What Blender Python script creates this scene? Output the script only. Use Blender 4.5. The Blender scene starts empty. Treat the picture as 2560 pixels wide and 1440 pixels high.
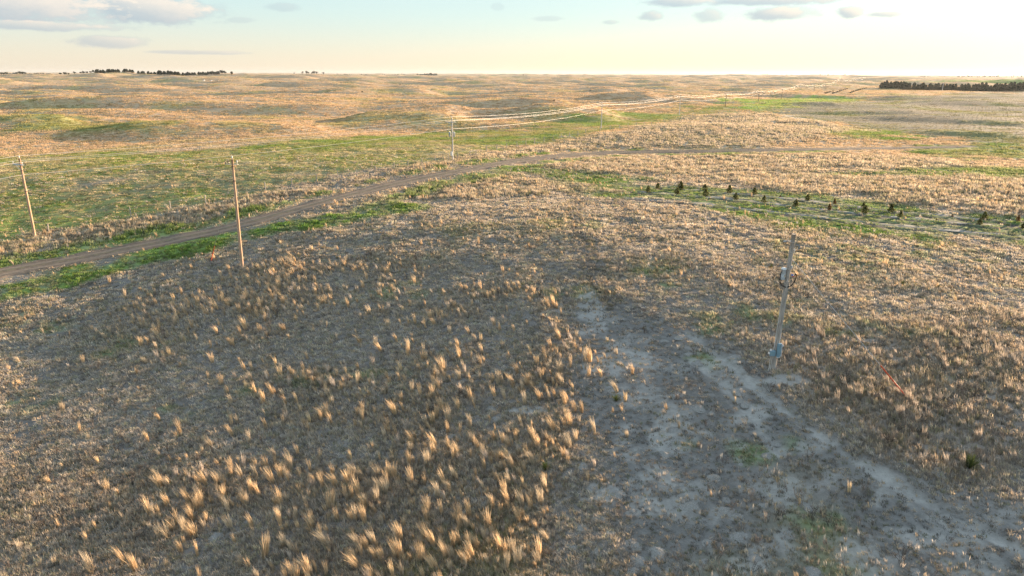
import bpy, math, random
import numpy as np

# ------------------------------------------------------------------ scene, camera, light
scene = bpy.context.scene
col = scene.collection
R = math.radians
rng = np.random.default_rng(7)
random.seed(7)

CAM_H, PITCH, ROLL, FPX = 17.0, 17.0, 0.18, 1750.0      # FPX: focal length for a 2560 px wide picture
SUN_AZ, SUN_EL = 52.0, 7.6                              # sun to the right ahead of the camera (degrees from +Y)

cam_data = bpy.data.cameras.new('camera')
cam = bpy.data.objects.new('camera', cam_data)
col.objects.link(cam)
cam_data.sensor_width = 36.0
cam_data.lens = 36.0 * FPX / 2560.0
cam_data.clip_start = 0.1
cam_data.clip_end = 40000.0
scene.camera = cam
_p, _r = R(90 - PITCH), R(ROLL)
Rx = np.array([[1, 0, 0], [0, math.cos(_p), -math.sin(_p)], [0, math.sin(_p), math.cos(_p)]])
Rz = np.array([[math.cos(_r), -math.sin(_r), 0], [math.sin(_r), math.cos(_r), 0], [0, 0, 1]])
CR = Rx @ Rz
from mathutils import Matrix, Vector, Euler
cam.matrix_world = Matrix.Translation((0, 0, CAM_H)) @ Matrix(CR.tolist()).to_4x4()

scene.view_settings.view_transform = 'Standard'
scene.view_settings.look = 'None'
scene.view_settings.gamma = 1.0
scene.view_settings.use_curve_mapping = False
scene.view_settings.exposure = 1.86
scene.render.engine = 'CYCLES'
scene.cycles.max_bounces = 5
scene.cycles.diffuse_bounces = 2
scene.cycles.glossy_bounces = 2
scene.cycles.transmission_bounces = 3
scene.cycles.transparent_max_bounces = 4
scene.cycles.volume_bounces = 0
scene.cycles.use_denoising = True
scene.cycles.denoiser = 'OPENIMAGEDENOISE'
scene.cycles.denoising_input_passes = 'RGB_ALBEDO_NORMAL'
scene.cycles.denoising_prefilter = 'NONE'

sun_data = bpy.data.lights.new('sun', 'SUN')
sun_data.energy = 4.8
sun_data.angle = R(0.9)
sun_data.color = (1.0, 0.73, 0.49)
sun = bpy.data.objects.new('sun', sun_data)
col.objects.link(sun)
sun_dir = Vector((math.sin(R(SUN_AZ)) * math.cos(R(SUN_EL)), math.cos(R(SUN_AZ)) * math.cos(R(SUN_EL)), math.sin(R(SUN_EL))))
sun.rotation_euler = (-sun_dir).to_track_quat('-Z', 'Y').to_euler()

world = bpy.data.worlds.new('World')
scene.world = world
world.use_nodes = True


class NB:
    """small node-building helper"""
    def __init__(self, tree):
        self.t = tree
        self.n = tree.nodes
        self.l = tree.links

    def put(self, sock, v):
        if isinstance(v, bpy.types.NodeSocket):
            self.l.new(v, sock)
        else:
            sock.default_value = v

    def math(self, op, a, b=None, c=None, clamp=False):
        n = self.n.new('ShaderNodeMath')
        n.operation = op
        n.use_clamp = clamp
        self.put(n.inputs[0], a)
        if b is not None:
            self.put(n.inputs[1], b)
        if c is not None:
            self.put(n.inputs[2], c)
        return n.outputs[0]

    def mix(self, f, a, b, mode='MIX'):
        n = self.n.new('ShaderNodeMix')
        n.data_type = 'RGBA'
        n.blend_type = mode
        self.put(n.inputs[0], f)
        for i, v in ((6, a), (7, b)):
            if isinstance(v, tuple) and len(v) == 3:
                v = v + (1.0,)
            self.put(n.inputs[i], v)
        return n.outputs[2]

    def noise(self, vec, scale, detail=3.0, rough=0.55):
        n = self.n.new('ShaderNodeTexNoise')
        if vec is not None:
            self.l.new(vec, n.inputs['Vector'])
        n.inputs['Scale'].default_value = scale
        n.inputs['Detail'].default_value = detail
        n.inputs['Roughness'].default_value = rough
        return n.outputs[0]

    def step(self, v, lo, hi):
        n = self.n.new('ShaderNodeMapRange')
        n.interpolation_type = 'SMOOTHSTEP'
        n.clamp = True
        self.put(n.inputs[0], v)
        self.put(n.inputs[1], lo)
        self.put(n.inputs[2], hi)
        return n.outputs[0]


SKY_STRENGTH = 0.073
def build_world():
    b = NB(world.node_tree)
    b.n.clear()
    out = b.n.new('ShaderNodeOutputWorld')
    bg = b.n.new('ShaderNodeBackground')
    sky = b.n.new('ShaderNodeTexSky')
    sky.sky_type = 'NISHITA'
    sky.sun_disc = False
    sky.sun_elevation = R(SUN_EL)
    sky.sun_rotation = R(SUN_AZ)
    sky.altitude = 600.0
    sky.air_density = 1.0
    sky.dust_density = 0.6
    sky.ozone_density = 1.0
    tc = b.n.new('ShaderNodeTexCoord')
    sep = b.n.new('ShaderNodeSeparateXYZ')
    b.l.new(tc.outputs['Generated'], sep.inputs[0])
    x, y, z = sep.outputs
    az = b.math('MULTIPLY', b.math('ARCTAN2', x, y), 57.2958)
    el = b.math('MULTIPLY', b.math('ARCSINE', z), 57.2958)
    # thin high veil that whitens a clear evening sky evenly
    veil = b.math('ADD', 0.60, b.math('MULTIPLY', b.step(el, 24.0, 0.0), 0.17))
    hcol = b.mix(b.step(el, 0.2, 5.0), (3.25, 2.95, 2.62), (2.45, 3.15, 3.3))
    hcol = b.mix(b.step(el, 6.0, 40.0), hcol, (2.9, 3.6, 4.3))
    base = b.mix(veil, sky.outputs[0], hcol)
    cv = b.n.new('ShaderNodeCombineXYZ')
    b.l.new(az, cv.inputs[0])
    b.l.new(b.math('MULTIPLY', el, 2.2), cv.inputs[1])
    nz = b.noise(cv.outputs[0], 0.55, 6.0, 0.6)
    nz2 = b.noise(cv.outputs[0], 1.6, 4.0, 0.6)
    nn = b.math('ADD', b.math('MULTIPLY', b.math('SUBTRACT', nz, 0.5), 3.4), b.math('MULTIPLY', b.math('SUBTRACT', nz2, 0.5), 1.3))
    # (azimuth, elevation, half width, half height, opacity) of the separate clouds, degrees
    clouds = [(-35.0, 4.2, 8.0, 1.35, 1.0), (-26.0, 4.1, 4.6, 0.95, 0.95), (-33.0, 2.9, 5.5, 0.32, 0.8), (-28.6, 2.0, 2.4, 0.42, 0.7), (-23.0, 1.4, 3.8, 0.14, 0.6),
              (-17.0, 4.6, 1.3, 0.3, 0.4), (-20.0, 3.65, 1.0, 0.2, 0.35), (-1.2, 4.9, 0.5, 0.3, 0.25), (2.7, 4.05, 1.2, 0.2, 0.35), (7.4, 3.78, 0.6, 0.16, 0.5), (10.4, 4.2, 0.9, 0.38, 0.75),
              (14.7, 4.15, 1.0, 0.48, 0.65), (12.5, 5.15, 2.6, 0.34, 0.85), (19.4, 4.2, 2.5, 0.45, 0.95), (19.0, 5.1, 4.6, 0.34, 0.9), (24.15, 4.15, 0.8, 0.38, 0.95), (26.3, 3.95, 1.1, 0.19, 0.8)]
    mask, shade = None, None
    for (a, e, ra, re, op) in clouds:
        dx = b.math('DIVIDE', b.math('SUBTRACT', az, a), ra)
        dy = b.math('DIVIDE', b.math('SUBTRACT', el, e), re)
        d = b.math('SQRT', b.math('ADD', b.math('MULTIPLY', dx, dx), b.math('MULTIPLY', dy, dy)))
        d = b.math('ADD', d, b.math('MULTIPLY', nn, 0.42))
        m = b.math('MULTIPLY', b.step(d, 1.25, 0.6), op)
        # 1 on the sunward upper side of the cloud
        s = b.math('MULTIPLY', m, b.math('ADD', b.math('MULTIPLY', b.math('ADD', dx, dy), 0.35), b.math('ADD', 0.42, b.math('MULTIPLY', nn, -0.10))), None)
        mask = m if mask is None else b.math('MAXIMUM', mask, m)
        shade = s if shade is None else b.math('MAXIMUM', shade, s)
    # scattered cumulus over the rest of the sky
    zz = b.math('MAXIMUM', z, 0.06)
    cp = b.n.new('ShaderNodeCombineXYZ')
    b.l.new(b.math('DIVIDE', x, zz), cp.inputs[0])
    b.l.new(b.math('DIVIDE', y, zz), cp.inputs[1])
    gn = b.noise(cp.outputs[0], 0.9, 6.0, 0.6)
    gm = b.math('MULTIPLY', b.step(gn, 0.54, 0.66), b.step(el, 7.0, 14.0))
    gm = b.math('MULTIPLY', gm, 0.6)
    mask = b.math('MAXIMUM', mask, gm)
    shade = b.math('MAXIMUM', shade, b.math('MULTIPLY', gm, 0.45))
    shade = b.step(shade, 0.1, 0.85)
    ccol = b.mix(shade, (1.65, 1.92, 2.3), (4.3, 3.5, 2.9))
    ccol = b.mix(0.30, ccol, base)
    final = b.mix(mask, base, ccol)
    b.l.new(final, bg.inputs[0])
    bg.inputs[1].default_value = SKY_STRENGTH
    b.l.new(bg.outputs[0], out.inputs[0])
build_world()

# ------------------------------------------------------------------ noise, terrain, picture rays
def _hash(ix, iy, seed):
    h = (ix.astype(np.int64) * 374761393 + iy.astype(np.int64) * 668265263 + seed * 974711) & 0xffffffff
    h = ((h ^ (h >> 13)) * 1274126177) & 0xffffffff
    return ((h ^ (h >> 16)) & 0xffff) / 65535.0

def perlin(x, y, seed=0):
    ix, iy = np.floor(x), np.floor(y)
    fx, fy = x - ix, y - iy
    ux, uy = fx * fx * fx * (fx * (fx * 6 - 15) + 10), fy * fy * fy * (fy * (fy * 6 - 15) + 10)
    def g(a, c):
        t = _hash(ix + a, iy + c, seed) * 6.2831853
        return np.cos(t) * (fx - a) + np.sin(t) * (fy - c)
    n0 = g(0, 0) * (1 - ux) + g(1, 0) * ux
    n1 = g(0, 1) * (1 - ux) + g(1, 1) * ux
    return (n0 * (1 - uy) + n1 * uy) * 1.5

def fbm(x, y, lam, seed=0, octv=3, gain=0.5):
    s, a = 0.0, 1.0
    for o in range(octv):
        s = s + a * perlin(x / lam + 13.7 * o, y / lam - 7.1 * o, seed + o)
        lam, a = lam * 0.5, a * gain
    return s

def sstep(lo, hi, v):
    t = np.clip((v - lo) / (hi - lo), 0, 1)
    return t * t * (3 - 2 * t)

def ray(px, py):
    d = CR @ np.array([(px - 1280) / FPX, -(py - 720) / FPX, -1.0])
    return d / np.linalg.norm(d)

def flat(px, py, z=0.0):
    d = ray(px, py)
    t = (z - CAM_H) / d[2]
    return np.array([d[0] * t, d[1] * t])

def project(P):
    q = CR.T @ (np.array(P, float) - np.array([0, 0, CAM_H]))
    return 1280 + FPX * q[0] / -q[2], 720 - FPX * q[1] / -q[2]

LINE0, LDIR = np.array([-51.8, 74.3]), np.array([0.4695, 0.8829])
def side(x, y):          # metres right of the power line
    return (x - LINE0[0]) * LDIR[1] - (y - LINE0[1]) * LDIR[0]

# dune ridges: crest end points as seen in the picture, height, width of the near and far flank
RIDGES = []
for (x0, y0, x1, y1, H, s0, s1) in [
        (260, 342, 780, 330, 2.0, 13, 50), (-60, 318, 180, 312, 3.2, 12, 45), (880, 300, 1130, 302, 3.2, 12, 45), (1320, 300, 1530, 302, 2.8, 13, 45),
        (480, 262, 830, 264, 4.2, 16, 60), (1150, 272, 1420, 272, 3.6, 14, 50), (60, 268, 420, 262, 3.6, 16, 60), (820, 240, 1060, 241, 4.4, 22, 80),
        (560, 222, 900, 224, 5.0, 26, 100), (1260, 236, 1560, 238, 4.2, 24, 80), (60, 232, 400, 230, 3.6, 26, 90), (1000, 218, 1300, 219, 5.0, 30, 120),
        (1500, 222, 1700, 224, 5.0, 30, 110), (620, 206, 760, 207, 5.0, 40, 160), (1620, 262, 1760, 262, 2.5, 14, 40), (1500, 249, 1640, 250, 2.6, 18, 50),
        (2180, 300, 2600, 312, 1.7, 9, 30), (1940, 266, 2100, 268, 1.6, 12, 30), (2300, 262, 2640, 268, 1.6, 14, 40), (2060, 280, 2300, 286, 1.2, 10, 30),
        (2240, 330, 2500, 352, 0.9, 6, 25), (1880, 318, 2080, 322, 1.4, 7, 25)]:
    a, c = flat(x0, y0), flat(x1, y1)
    RIDGES.append((a, c, H, s0, s1))
BUMPS = []   # x, y, sx, sy, h
for (px, py, sx, sy, h) in [(1800, 335, 40, 26, 2.4), (1500, 352, 22, 18, 1.2), (900, 428, 40, 14, 0.5)]:
    p = flat(px, py)
    BUMPS.append((p[0], p[1], sx, sy, h))
BUMPS += [(-900, 1550, 620, 560, 10.5), (-350, 2600, 900, 700, 5.0), (700, 2600, 700, 700, 5.0), (420, 1050, 130, 70, 4.0),
          (1800, 2400, 700, 600, 4.0), (0, 3800, 900, 500, 9.0), (1300, 3600, 600, 420, 11.0)]

def h_base(x, y):
    x, y = np.asarray(x, float), np.asarray(y, float)
    r = np.hypot(x, y)
    sd = side(x, y)
    left = sstep(5, -40, sd)
    dune = sstep(130, 260, y) * (0.30 + 0.70 * np.maximum(left, sstep(420, 700, y)))
    wx, wy = x + 40 * perlin(x / 210, y / 210, 51), y + 40 * perlin(x / 210, y / 210, 52)
    n = 1.0 * perlin(wx / 290, wy / 105, 3) + 1.0 * perlin(wx / 150, wy / 52, 4) + 0.58 * perlin(wx / 70, wy / 25, 5) + 0.12 * perlin(wx / 30, wy / 12, 7)
    dune = dune * (1 - 0.85 * np.exp(-((x - 520) / 300) ** 2 - ((y - 760) / 300) ** 2))
    h = dune * n * (3.0 + 3.0 * sstep(350, 1100, r))
    h = h + sstep(900, 2500, r) * 5.0 * perlin(x / 620, y / 480, 6) + sstep(3000, 8000, r) * (9.0 + 8.0 * perlin(x / 1500, y / 1300, 8))
    h = h + 1.1 * perlin(x / 62 + 3.3, y / 62, 9) * sstep(15, 70, r) * (1 - 0.6 * dune)
    for (a, c, H, s0, s1) in RIDGES:
        d = c - a
        L = np.hypot(*d)
        e = d / L
        nrm = np.array([-e[1], e[0]])
        if nrm[1] < 0:
            nrm = -nrm
        u = (x - a[0]) * e[0] + (y - a[1]) * e[1]
        wob = s0 * 0.9 * perlin(u / (s0 * 4.5) + H, y * 0 + 0.37, 21)
        v = (x - a[0]) * nrm[0] + (y - a[1]) * nrm[1] + wob
        en = sstep(-0.22 * L, 0.18 * L, u) * sstep(1.22 * L, 0.82 * L, u)
        h = h + H * en * (0.8 + 0.3 * perlin(u / (s0 * 3), y * 0 + 0.7, 22)) * np.where(v < 0, np.exp(-(v / s0) ** 2), np.exp(-(v / s1) ** 2))
    # the near field falls away from the sun
    h = h - 4.4 * (1 - sstep(-4, 56, x * 0.788 + y * 0.616)) * sstep(150, 60, r)
    for (bx, by, sx, sy, H) in BUMPS:
        h = h + H * np.exp(-((x - bx) / sx) ** 2 - ((y - by) / sy) ** 2)
    return h

_T = np.geomspace(10.0, 6000.0, 900)
def at(px, py):
    """ground point under a picture point"""
    d = ray(px, py)
    t = _T
    for _ in range(2):
        X, Y, H = d[0] * t, d[1] * t, CAM_H + d[2] * t
        k = np.nonzero(H < h_base(X, Y))[0]
        i = int(k[0]) if len(k) else len(t) - 1
        t = np.linspace(t[max(0, i - 1)], t[i], 40)
    return np.array([d[0] * t[-1], d[1] * t[-1]]) if not len(k) else np.array([X[i], Y[i]])

def line(*pts):
    return np.array([at(*p) for p in pts])

# ------------------------------------------------------------------ areas of the ground
def smooth_line(P, step=1.0):
    """Catmull-Rom resample of a polyline"""
    P = np.asarray(P, float)
    Q = np.vstack([2 * P[0] - P[1], P, 2 * P[-1] - P[-2]])
    out = []
    for i in range(1, len(Q) - 2):
        n = max(2, int(np.hypot(*(Q[i + 1] - Q[i])[:2]) / step))
        t = np.linspace(0, 1, n, endpoint=False)[:, None]
        p0, p1, p2, p3 = Q[i - 1], Q[i], Q[i + 1], Q[i + 2]
        out.append(0.5 * (2 * p1 + (p2 - p0) * t + (2 * p0 - 5 * p1 + 4 * p2 - p3) * t ** 2 + (3 * p1 - p0 - 3 * p2 + p3) * t ** 3))
    out.append(P[-1:])
    return np.vstack(out)

def d_line(x, y, P):
    d = np.full(x.shape, 1e9)
    for a, c in zip(P[:-1], P[1:]):
        e = c - a
        L2 = max(1e-9, e @ e)
        t = np.clip(((x - a[0]) * e[0] + (y - a[1]) * e[1]) / L2, 0, 1)
        d = np.minimum(d, (x - a[0] - t * e[0]) ** 2 + (y - a[1] - t * e[1]) ** 2)
    return np.sqrt(d)

def d_poly(x, y, P):
    """signed distance, positive inside"""
    ins = np.zeros(x.shape, bool)
    n = len(P)
    for i in range(n):
        a, c = P[i], P[(i + 1) % n]
        cond = (a[1] > y) != (c[1] > y)
        with np.errstate(divide='ignore', invalid='ignore'):
            xi = (c[0] - a[0]) * (y - a[1]) / (c[1] - a[1] + 1e-12) + a[0]
        ins ^= cond & (x < xi)
    d = d_line(x, y, np.vstack([P, P[:1]]))
    return np.where(ins, d, -d)

ROAD = smooth_line(line((-140, 722), (0, 682), (200, 646), (400, 606), (600, 563), (800, 508), (1000, 458), (1150, 428), (1300, 402), (1450, 386), (1600, 380), (1800, 377), (2000, 374), (2200, 371), (2420, 366)), 1.5)
STRIPS = [smooth_line(line(*[(1500 + a / 2.415, 430 + c / 2.415) for a, c in pts]), 1.5) for pts in (
    [(420, 100), (560, 108), (780, 128), (1050, 152), (1400, 194), (1600, 220), (1900, 250), (2200, 277), (2640, 312)],
    [(240, 122), (480, 139), (820, 168), (1200, 211), (1600, 255), (1900, 285), (2200, 312), (2640, 350)],
    [(110, 154), (500, 185), (980, 235), (1300, 270), (1700, 318), (2100, 352), (2640, 402)])]
RUTS = [line((1715, 835), (1790, 885), (1870, 955), (1950, 1020), (2040, 1085), (2130, 1150), (2260, 1225), (2420, 1310), (2580, 1395)),
        line((1735, 905), (1800, 950), (1850, 1010), (1910, 1085), (1950, 1130)),
        line((1960, 1240), (2060, 1205), (2180, 1195), (2330, 1215), (2560, 1290)),
        line((2190, 1200), (2330, 1300), (2480, 1400), (2560, 1450))]
OLD_TRACK = [line((1440, 470), (1440, 560), (1470, 640), (1500, 720), (1560, 800)), line((1540, 500), (1570, 560), (1610, 600))]
def blobs(*q):
    return [tuple(at(px, py)) + (w, d) for px, py, w, d in q]
SANDB = blobs((1650, 1120, 2.3, 2.2), (1620, 1170, 1.8, 1.4), (1470, 790, 2.4, 3.0), (1540, 890, 2.6, 2.2), (1700, 1190, 1.2, 0.9), (1860, 1030, 1.3, 2.4), (1985, 1380, 1.0, 1.8), (2160, 1410, 1.6, 1.3),
              (1950, 1240, 1.4, 1.2), (1600, 1010, 2.0, 1.2), (1690, 1040, 1.5, 1.0), (860, 1110, 1.0, 0.8), (450, 1255, 1.2, 0.5), (1890, 1400, .8, .7), (1830, 1330, 0.8, 0.6), (2300, 1330, 1.6, 0.8), (2420, 1250, 1.4, 0.5), (1320, 1020, 1.0, .4), (1960, 950, 1.3, 1.6), (2060, 1120, 1, .8),
              (1090, 1240, 1.2, .5), (1500, 1240, 1.4, .7))
GREENB = blobs((1770, 900, 1.6, 1.8), (1790, 800, 2.5, 3.0), (1450, 560, 4, 3.5), (1430, 600, 2.0, 1.5), (1960, 1100, 1.0, 1.0), (2050, 1290, 1.6, .9), (1720, 1110, 1, .7), (930, 935, 2.5, 1.0), (1880, 1130, 1.2, 1.2), (1000, 730, 5, 2.5), (1640, 700, 2.0, 5), (1900, 780, 6, 3), (2150, 830, 5, 2),
                (300, 870, 4, 2), (130, 830, 4, 2.5), (650, 980, 4, 1.2), (1420, 730, 3, 2), (60, 1010, 3, 2), (400, 1030, 4, 1.2), (2300, 640, 9, 4), (2050, 640, 8, 5))
POLY = dict(
    bare=line((1400, 770), (1560, 760), (1720, 800), (1900, 905), (2020, 1040), (2140, 1140), (2330, 1215), (2620, 1260), (2640, 1480), (1560, 1480), (1500, 1250), (1420, 1010), (1460, 880)),
    cedar=line((1380, 452), (1520, 450), (1700, 463), (2000, 486), (2300, 520), (2620, 560), (2640, 620), (2300, 590), (1950, 548), (1700, 510), (1500, 494), (1400, 480)),
    pasture=line((-200, 395), (300, 384), (700, 366), (1080, 330), (1350, 318), (1560, 288), (1800, 262), (1990, 240), (2010, 246), (1880, 276), (1700, 292), (1510, 330), (1340, 362), (1120, 405), (800, 457), (500, 513), (120, 582), (-200, 640)),
    pasture2=line((-100, 288), (260, 300), (640, 300), (420, 330), (-100, 320)),
    swale=line((1820, 250), (2000, 236), (2150, 246), (2300, 262), (2140, 300), (1960, 296), (1880, 272)),
    crop=line((1985, 262), (2200, 240), (2560, 228), (2900, 222), (2900, 420), (2560, 362), (2400, 352), (2250, 330), (2080, 306), (1960, 296), (1900, 280)),
    green1=line((1960, 316), (2060, 308), (2180, 328), (2280, 344), (2240, 350), (2080, 340)),
    green2=line((2060, 436), (2300, 424), (2640, 420), (2640, 452), (2400, 444), (2200, 440)),
    green3=line((2250, 372), (2420, 362), (2640, 366), (2640, 400), (2400, 396), (2280, 384)),
    green5=np.array([flat(2285, 210), flat(2420, 206), flat(2700, 208), flat(2700, 213), flat(2285, 214)]),
    green4=line((1300, 418), (1450, 428), (1640, 448), (1600, 462), (1450, 458), (1340, 440)),
    tanhill=line((1190, 394), (1330, 370), (1510, 334), (1720, 296), (1880, 285), (2010, 300), (2120, 318), (2060, 346), (1900, 366), (1600, 374), (1420, 380), (1280, 398)),
    tanstrip=line((1330, 415), (1480, 394), (1800, 388), (2150, 386), (2360, 402), (2400, 416), (2050, 428), (1700, 432), (1480, 432)),
    tanfield=line((1640, 452), (1900, 438), (2150, 446), (2620, 452), (2620, 540), (2350, 520), (2100, 486), (1850, 468), (1680, 462)),
    tanshoulder=line((820, 505), (1000, 470), (1200, 446), (1420, 455), (1520, 480), (1300, 490), (1080, 500), (900, 520)),
    tanfence=line((-200, 650), (100, 592), (400, 540), (640, 492), (900, 444), (1130, 400), (1240, 378), (1250, 398), (1130, 422), (900, 474), (640, 536), (400, 580), (200, 615), (-200, 690)),
    brushy=line((1940, 790), (2180, 800), (2600, 790), (2640, 1200), (2330, 1175), (2160, 1110), (2040, 1030), (1950, 930)),
)
VERGE = [(smooth_line(line((-100, 752), (200, 690), (430, 632), (600, 592), (760, 562), (900, 542), (1050, 516)), 2.0), 2.7, 1.0),
         (smooth_line(line((480, 612), (600, 588), (760, 560), (900, 541)), 2.0), 2.0, 1.6),
         (smooth_line(line((-100, 676), (150, 632), (400, 582), (600, 538), (800, 487), (1000, 440), (1200, 405), (1400, 380), (1600, 373)), 2.0), 1.1, 0.9),
         (smooth_line(line((900, 530), (1020, 490), (1140, 452), (1300, 420), (1460, 398), (1640, 388), (1850, 384), (2100, 380)), 2.0), 2.3, 0.75)]

SRC = dict(thatch=(.58, .51, .425), litter=(.225, .205, .183), dry=(.50, .415, .305), gold=(.71, .53, .335), pasture=(.27, .295, .09), lush=(.19, .31, .07),
           sand=(.41, .388, .35), soil=(.225, .213, .195), stub=(.30, .265, .185), brush=(.38, .325, .27), road=(.205, .170, .140), far=(.58, .415, .255))
SRC = {k: np.array(v) for k, v in SRC.items()}

def box(P, m):
    return P[:, 0].min() - m, P[:, 0].max() + m, P[:, 1].min() - m, P[:, 1].max() + m

def zones(x, y):
    """soft weights of the kinds of ground cover"""
    x, y = np.asarray(x, float), np.asarray(y, float)
    r = np.hypot(x, y)
    Z = {}
    n1 = fbm(x, y, 9.0, 31, 3, 0.6)
    n2 = fbm(x, y, 34.0, 35, 3, 0.55)
    n3 = fbm(x, y, 2.6, 39, 3, 0.6)
    soft = 0.5 + 0.012 * r
    wob = n1 * (0.8 + 0.02 * r) + n2 * 0.02 * r + n3 * 0.35

    def masked(P, m, fn):
        x0, x1, y0, y1 = box(P, m)
        k = (x > x0) & (x < x1) & (y > y0) & (y < y1)
        o = np.zeros(x.shape)
        if k.any():
            o[k] = fn(k)
        return o
    for nm, P in POLY.items():
        Z[nm] = masked(P, 40, lambda k: sstep(-1.2, 1.2, (d_poly(x[k], y[k], P) + wob[k] * 1.2) / soft[k]))
    v = np.zeros(x.shape)
    for P, w, a in VERGE:
        v = np.maximum(v, masked(P, 12, lambda k: a * sstep(-1.0, 1.0, w - d_line(x[k], y[k], P) + wob[k] * 0.7)))
    Z['verge'] = v
    s = np.zeros(x.shape)
    for wt, P in zip((1.0, 0.95, 0.5, 0.55), RUTS):
        s = np.maximum(s, masked(P, 6, lambda k: wt * sstep(-0.25, 0.35, 0.42 - d_line(x[k], y[k], P) + n3[k] * 0.26 + n1[k] * 0.15)))
    for (bx, by, w, d) in SANDB:
        q = np.sqrt(((x - bx) / w) ** 2 + ((y - by) / d) ** 2)
        s = np.maximum(s, 0.8 * sstep(-0.05, 0.8, 1 - q + n3 * 1.3 + n1 * 0.3))
    patch = sstep(0.10, 0.75, fbm(x, y, 3.4, 81, 4, 0.65) + 0.25 * n1) * np.maximum(Z['bare'], 0) * sstep(70, 45, r)
    Z['sand'] = np.maximum(s, 0.75 * patch)
    g = np.zeros(x.shape)
    for (bx, by, w, d) in GREENB:
        q = np.sqrt(((x - bx) / w) ** 2 + ((y - by) / d) ** 2)
        g = np.maximum(g, sstep(-0.2, 1.0, 1 - q + n3 * 0.6 + n1 * 0.5))
    Z['gspot'] = g
    t = np.zeros(x.shape)
    for P in OLD_TRACK:
        t = np.maximum(t, masked(P, 8, lambda k: sstep(-0.6, 0.6, 1.1 - d_line(x[k], y[k], P) + n3[k] * 0.8)))
    Z['oldtrack'] = t
    Z['road'] = masked(ROAD, 8, lambda k: sstep(-0.3, 0.3, 1.95 - d_line(x[k], y[k], ROAD) + n3[k] * 0.3))
    st = np.zeros(x.shape)
    for P in STRIPS:
        st = np.maximum(st, masked(P, 6, lambda k: sstep(-0.2, 0.2, 0.62 - d_line(x[k], y[k], P) + n3[k] * 0.2)))
    Z['strip'] = st
    fu = np.zeros(x.shape)
    for P in STRIPS:
        fu = np.maximum(fu, masked(P, 6, lambda k: sstep(0.5, 0.25, np.abs(d_line(x[k], y[k], P) - 1.45 + n3[k] * 0.12))))
    Z['furrow'] = fu
    Z['n1'], Z['n2'], Z['n3'], Z['r'] = n1, n2, n3, r
    return Z

def lerp(a, b, t):
    return a + (b - a) * np.clip(t, 0, 1)[:, None]

def cover_colour(x, y, Z, blades=False):
    """base colour of the ground (or of the short grass growing on it)"""
    n1, n2, n3, r = Z['n1'], Z['n2'], Z['n3'], Z['r']
    c = np.tile(SRC['thatch'] if blades else SRC['litter'], (len(x), 1))
    dryness = (0.30 if blades else 0.05) + (0.35 if blades else 0.12) * n1 + 0.2 * n2
    c = lerp(c, SRC['dry'], dryness)
    # scattered spring green in the near prairie
    c = lerp(c, SRC['pasture'], sstep(0.05, 0.75, n2 * 0.7 + n1 * 0.5) * 0.55)
    farp = sstep(85, 220, r)
    fc = lerp(np.tile(SRC['far'], (len(x), 1)), SRC['pasture'] * 1.25, sstep(0.0, 0.9, n2 + 0.6 * perlin(x / 190, y / 120, 71)) * 0.42)
    fc = lerp(fc, SRC['brush'], sstep(0.15, 0.8, n1 + 0.3 * perlin(x / 60, y / 40, 72)) * 0.35)
    c = lerp(c, fc, farp)
    pm = np.maximum(Z['pasture'], 0.7 * Z['pasture2'])
    c = lerp(c, SRC['pasture'], pm * np.clip(0.78 + 0.45 * n1 + 0.3 * n2, 0.1, 1))
    c = lerp(c, SRC['lush'] * 1.1, Z['pasture'] * sstep(0.1, 0.9, n2 + 0.4 * n1) * 0.38)
    c = lerp(c, SRC['lush'] * 1.3 + np.array([.05, .03, .01]), Z['swale'] * np.clip(0.75 + 0.4 * n1, 0, 1))
    c = lerp(c, SRC['stub'] if blades else SRC['stub'] * 0.62, Z['crop'] * 0.95)
    c = lerp(c, SRC['pasture'], Z['crop'] * sstep(-0.1, 0.7, n2 + 0.2 * n1) * 0.45)
    for nm, a in (('green5', .9), ('green1', .85), ('green2', .75), ('green3', .6), ('green4', .8), ('cedar', .72)):
        c = lerp(c, SRC['lush'] * 0.72 + SRC['pasture'] * 0.2, Z[nm] * np.clip(a + 0.3 * n1 + .15 * n3, 0, 1))
    for nm, a in (('tanhill', .95), ('tanstrip', .8), ('tanfield', .75), ('tanshoulder', .7), ('tanfence', .75)):
        c = lerp(c, SRC['dry'] * 1.08, Z[nm] * np.clip(a + 0.35 * n1 + .1 * n3, 0, 1))
    c = lerp(c, SRC['brush'], Z['brushy'] * 0.7)
    c = lerp(c, SRC['soil'], Z['bare'] * np.clip(0.75 - 0.5 * n1, 0, 1))
    c = lerp(c, SRC['lush'] * 0.7 + SRC['pasture'] * 0.3, np.clip(Z['gspot'], 0, 1) * sstep(-.45, .35, n3) * 0.5)
    c = lerp(c, SRC['litter'] * 0.85, Z['oldtrack'] * 0.5)
    c = lerp(c, SRC['lush'] * 0.75 + SRC['pasture'] * 0.3, np.clip(Z['verge'], 0, 1) * np.clip(0.78 + 0.5 * n3 + 0.3 * n1, 0, 1))
    c = lerp(c, SRC['lush'] * 1.1, np.clip(Z['verge'] - 0.9, 0, 1) * sstep(-.3, .3, n3))
    if not blades:
        c = lerp(c, SRC['sand'], Z['sand'] * np.clip(0.85 + 0.3 * n3, 0, 1))
        c = lerp(c, SRC['road'], Z['road'])
        c = lerp(c, SRC['soil'] * 0.6, Z['strip'])
        c = lerp(c, SRC['soil'] * 0.35, Z['furrow'])
    return np.clip(c, 0.01, 0.8)

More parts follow.
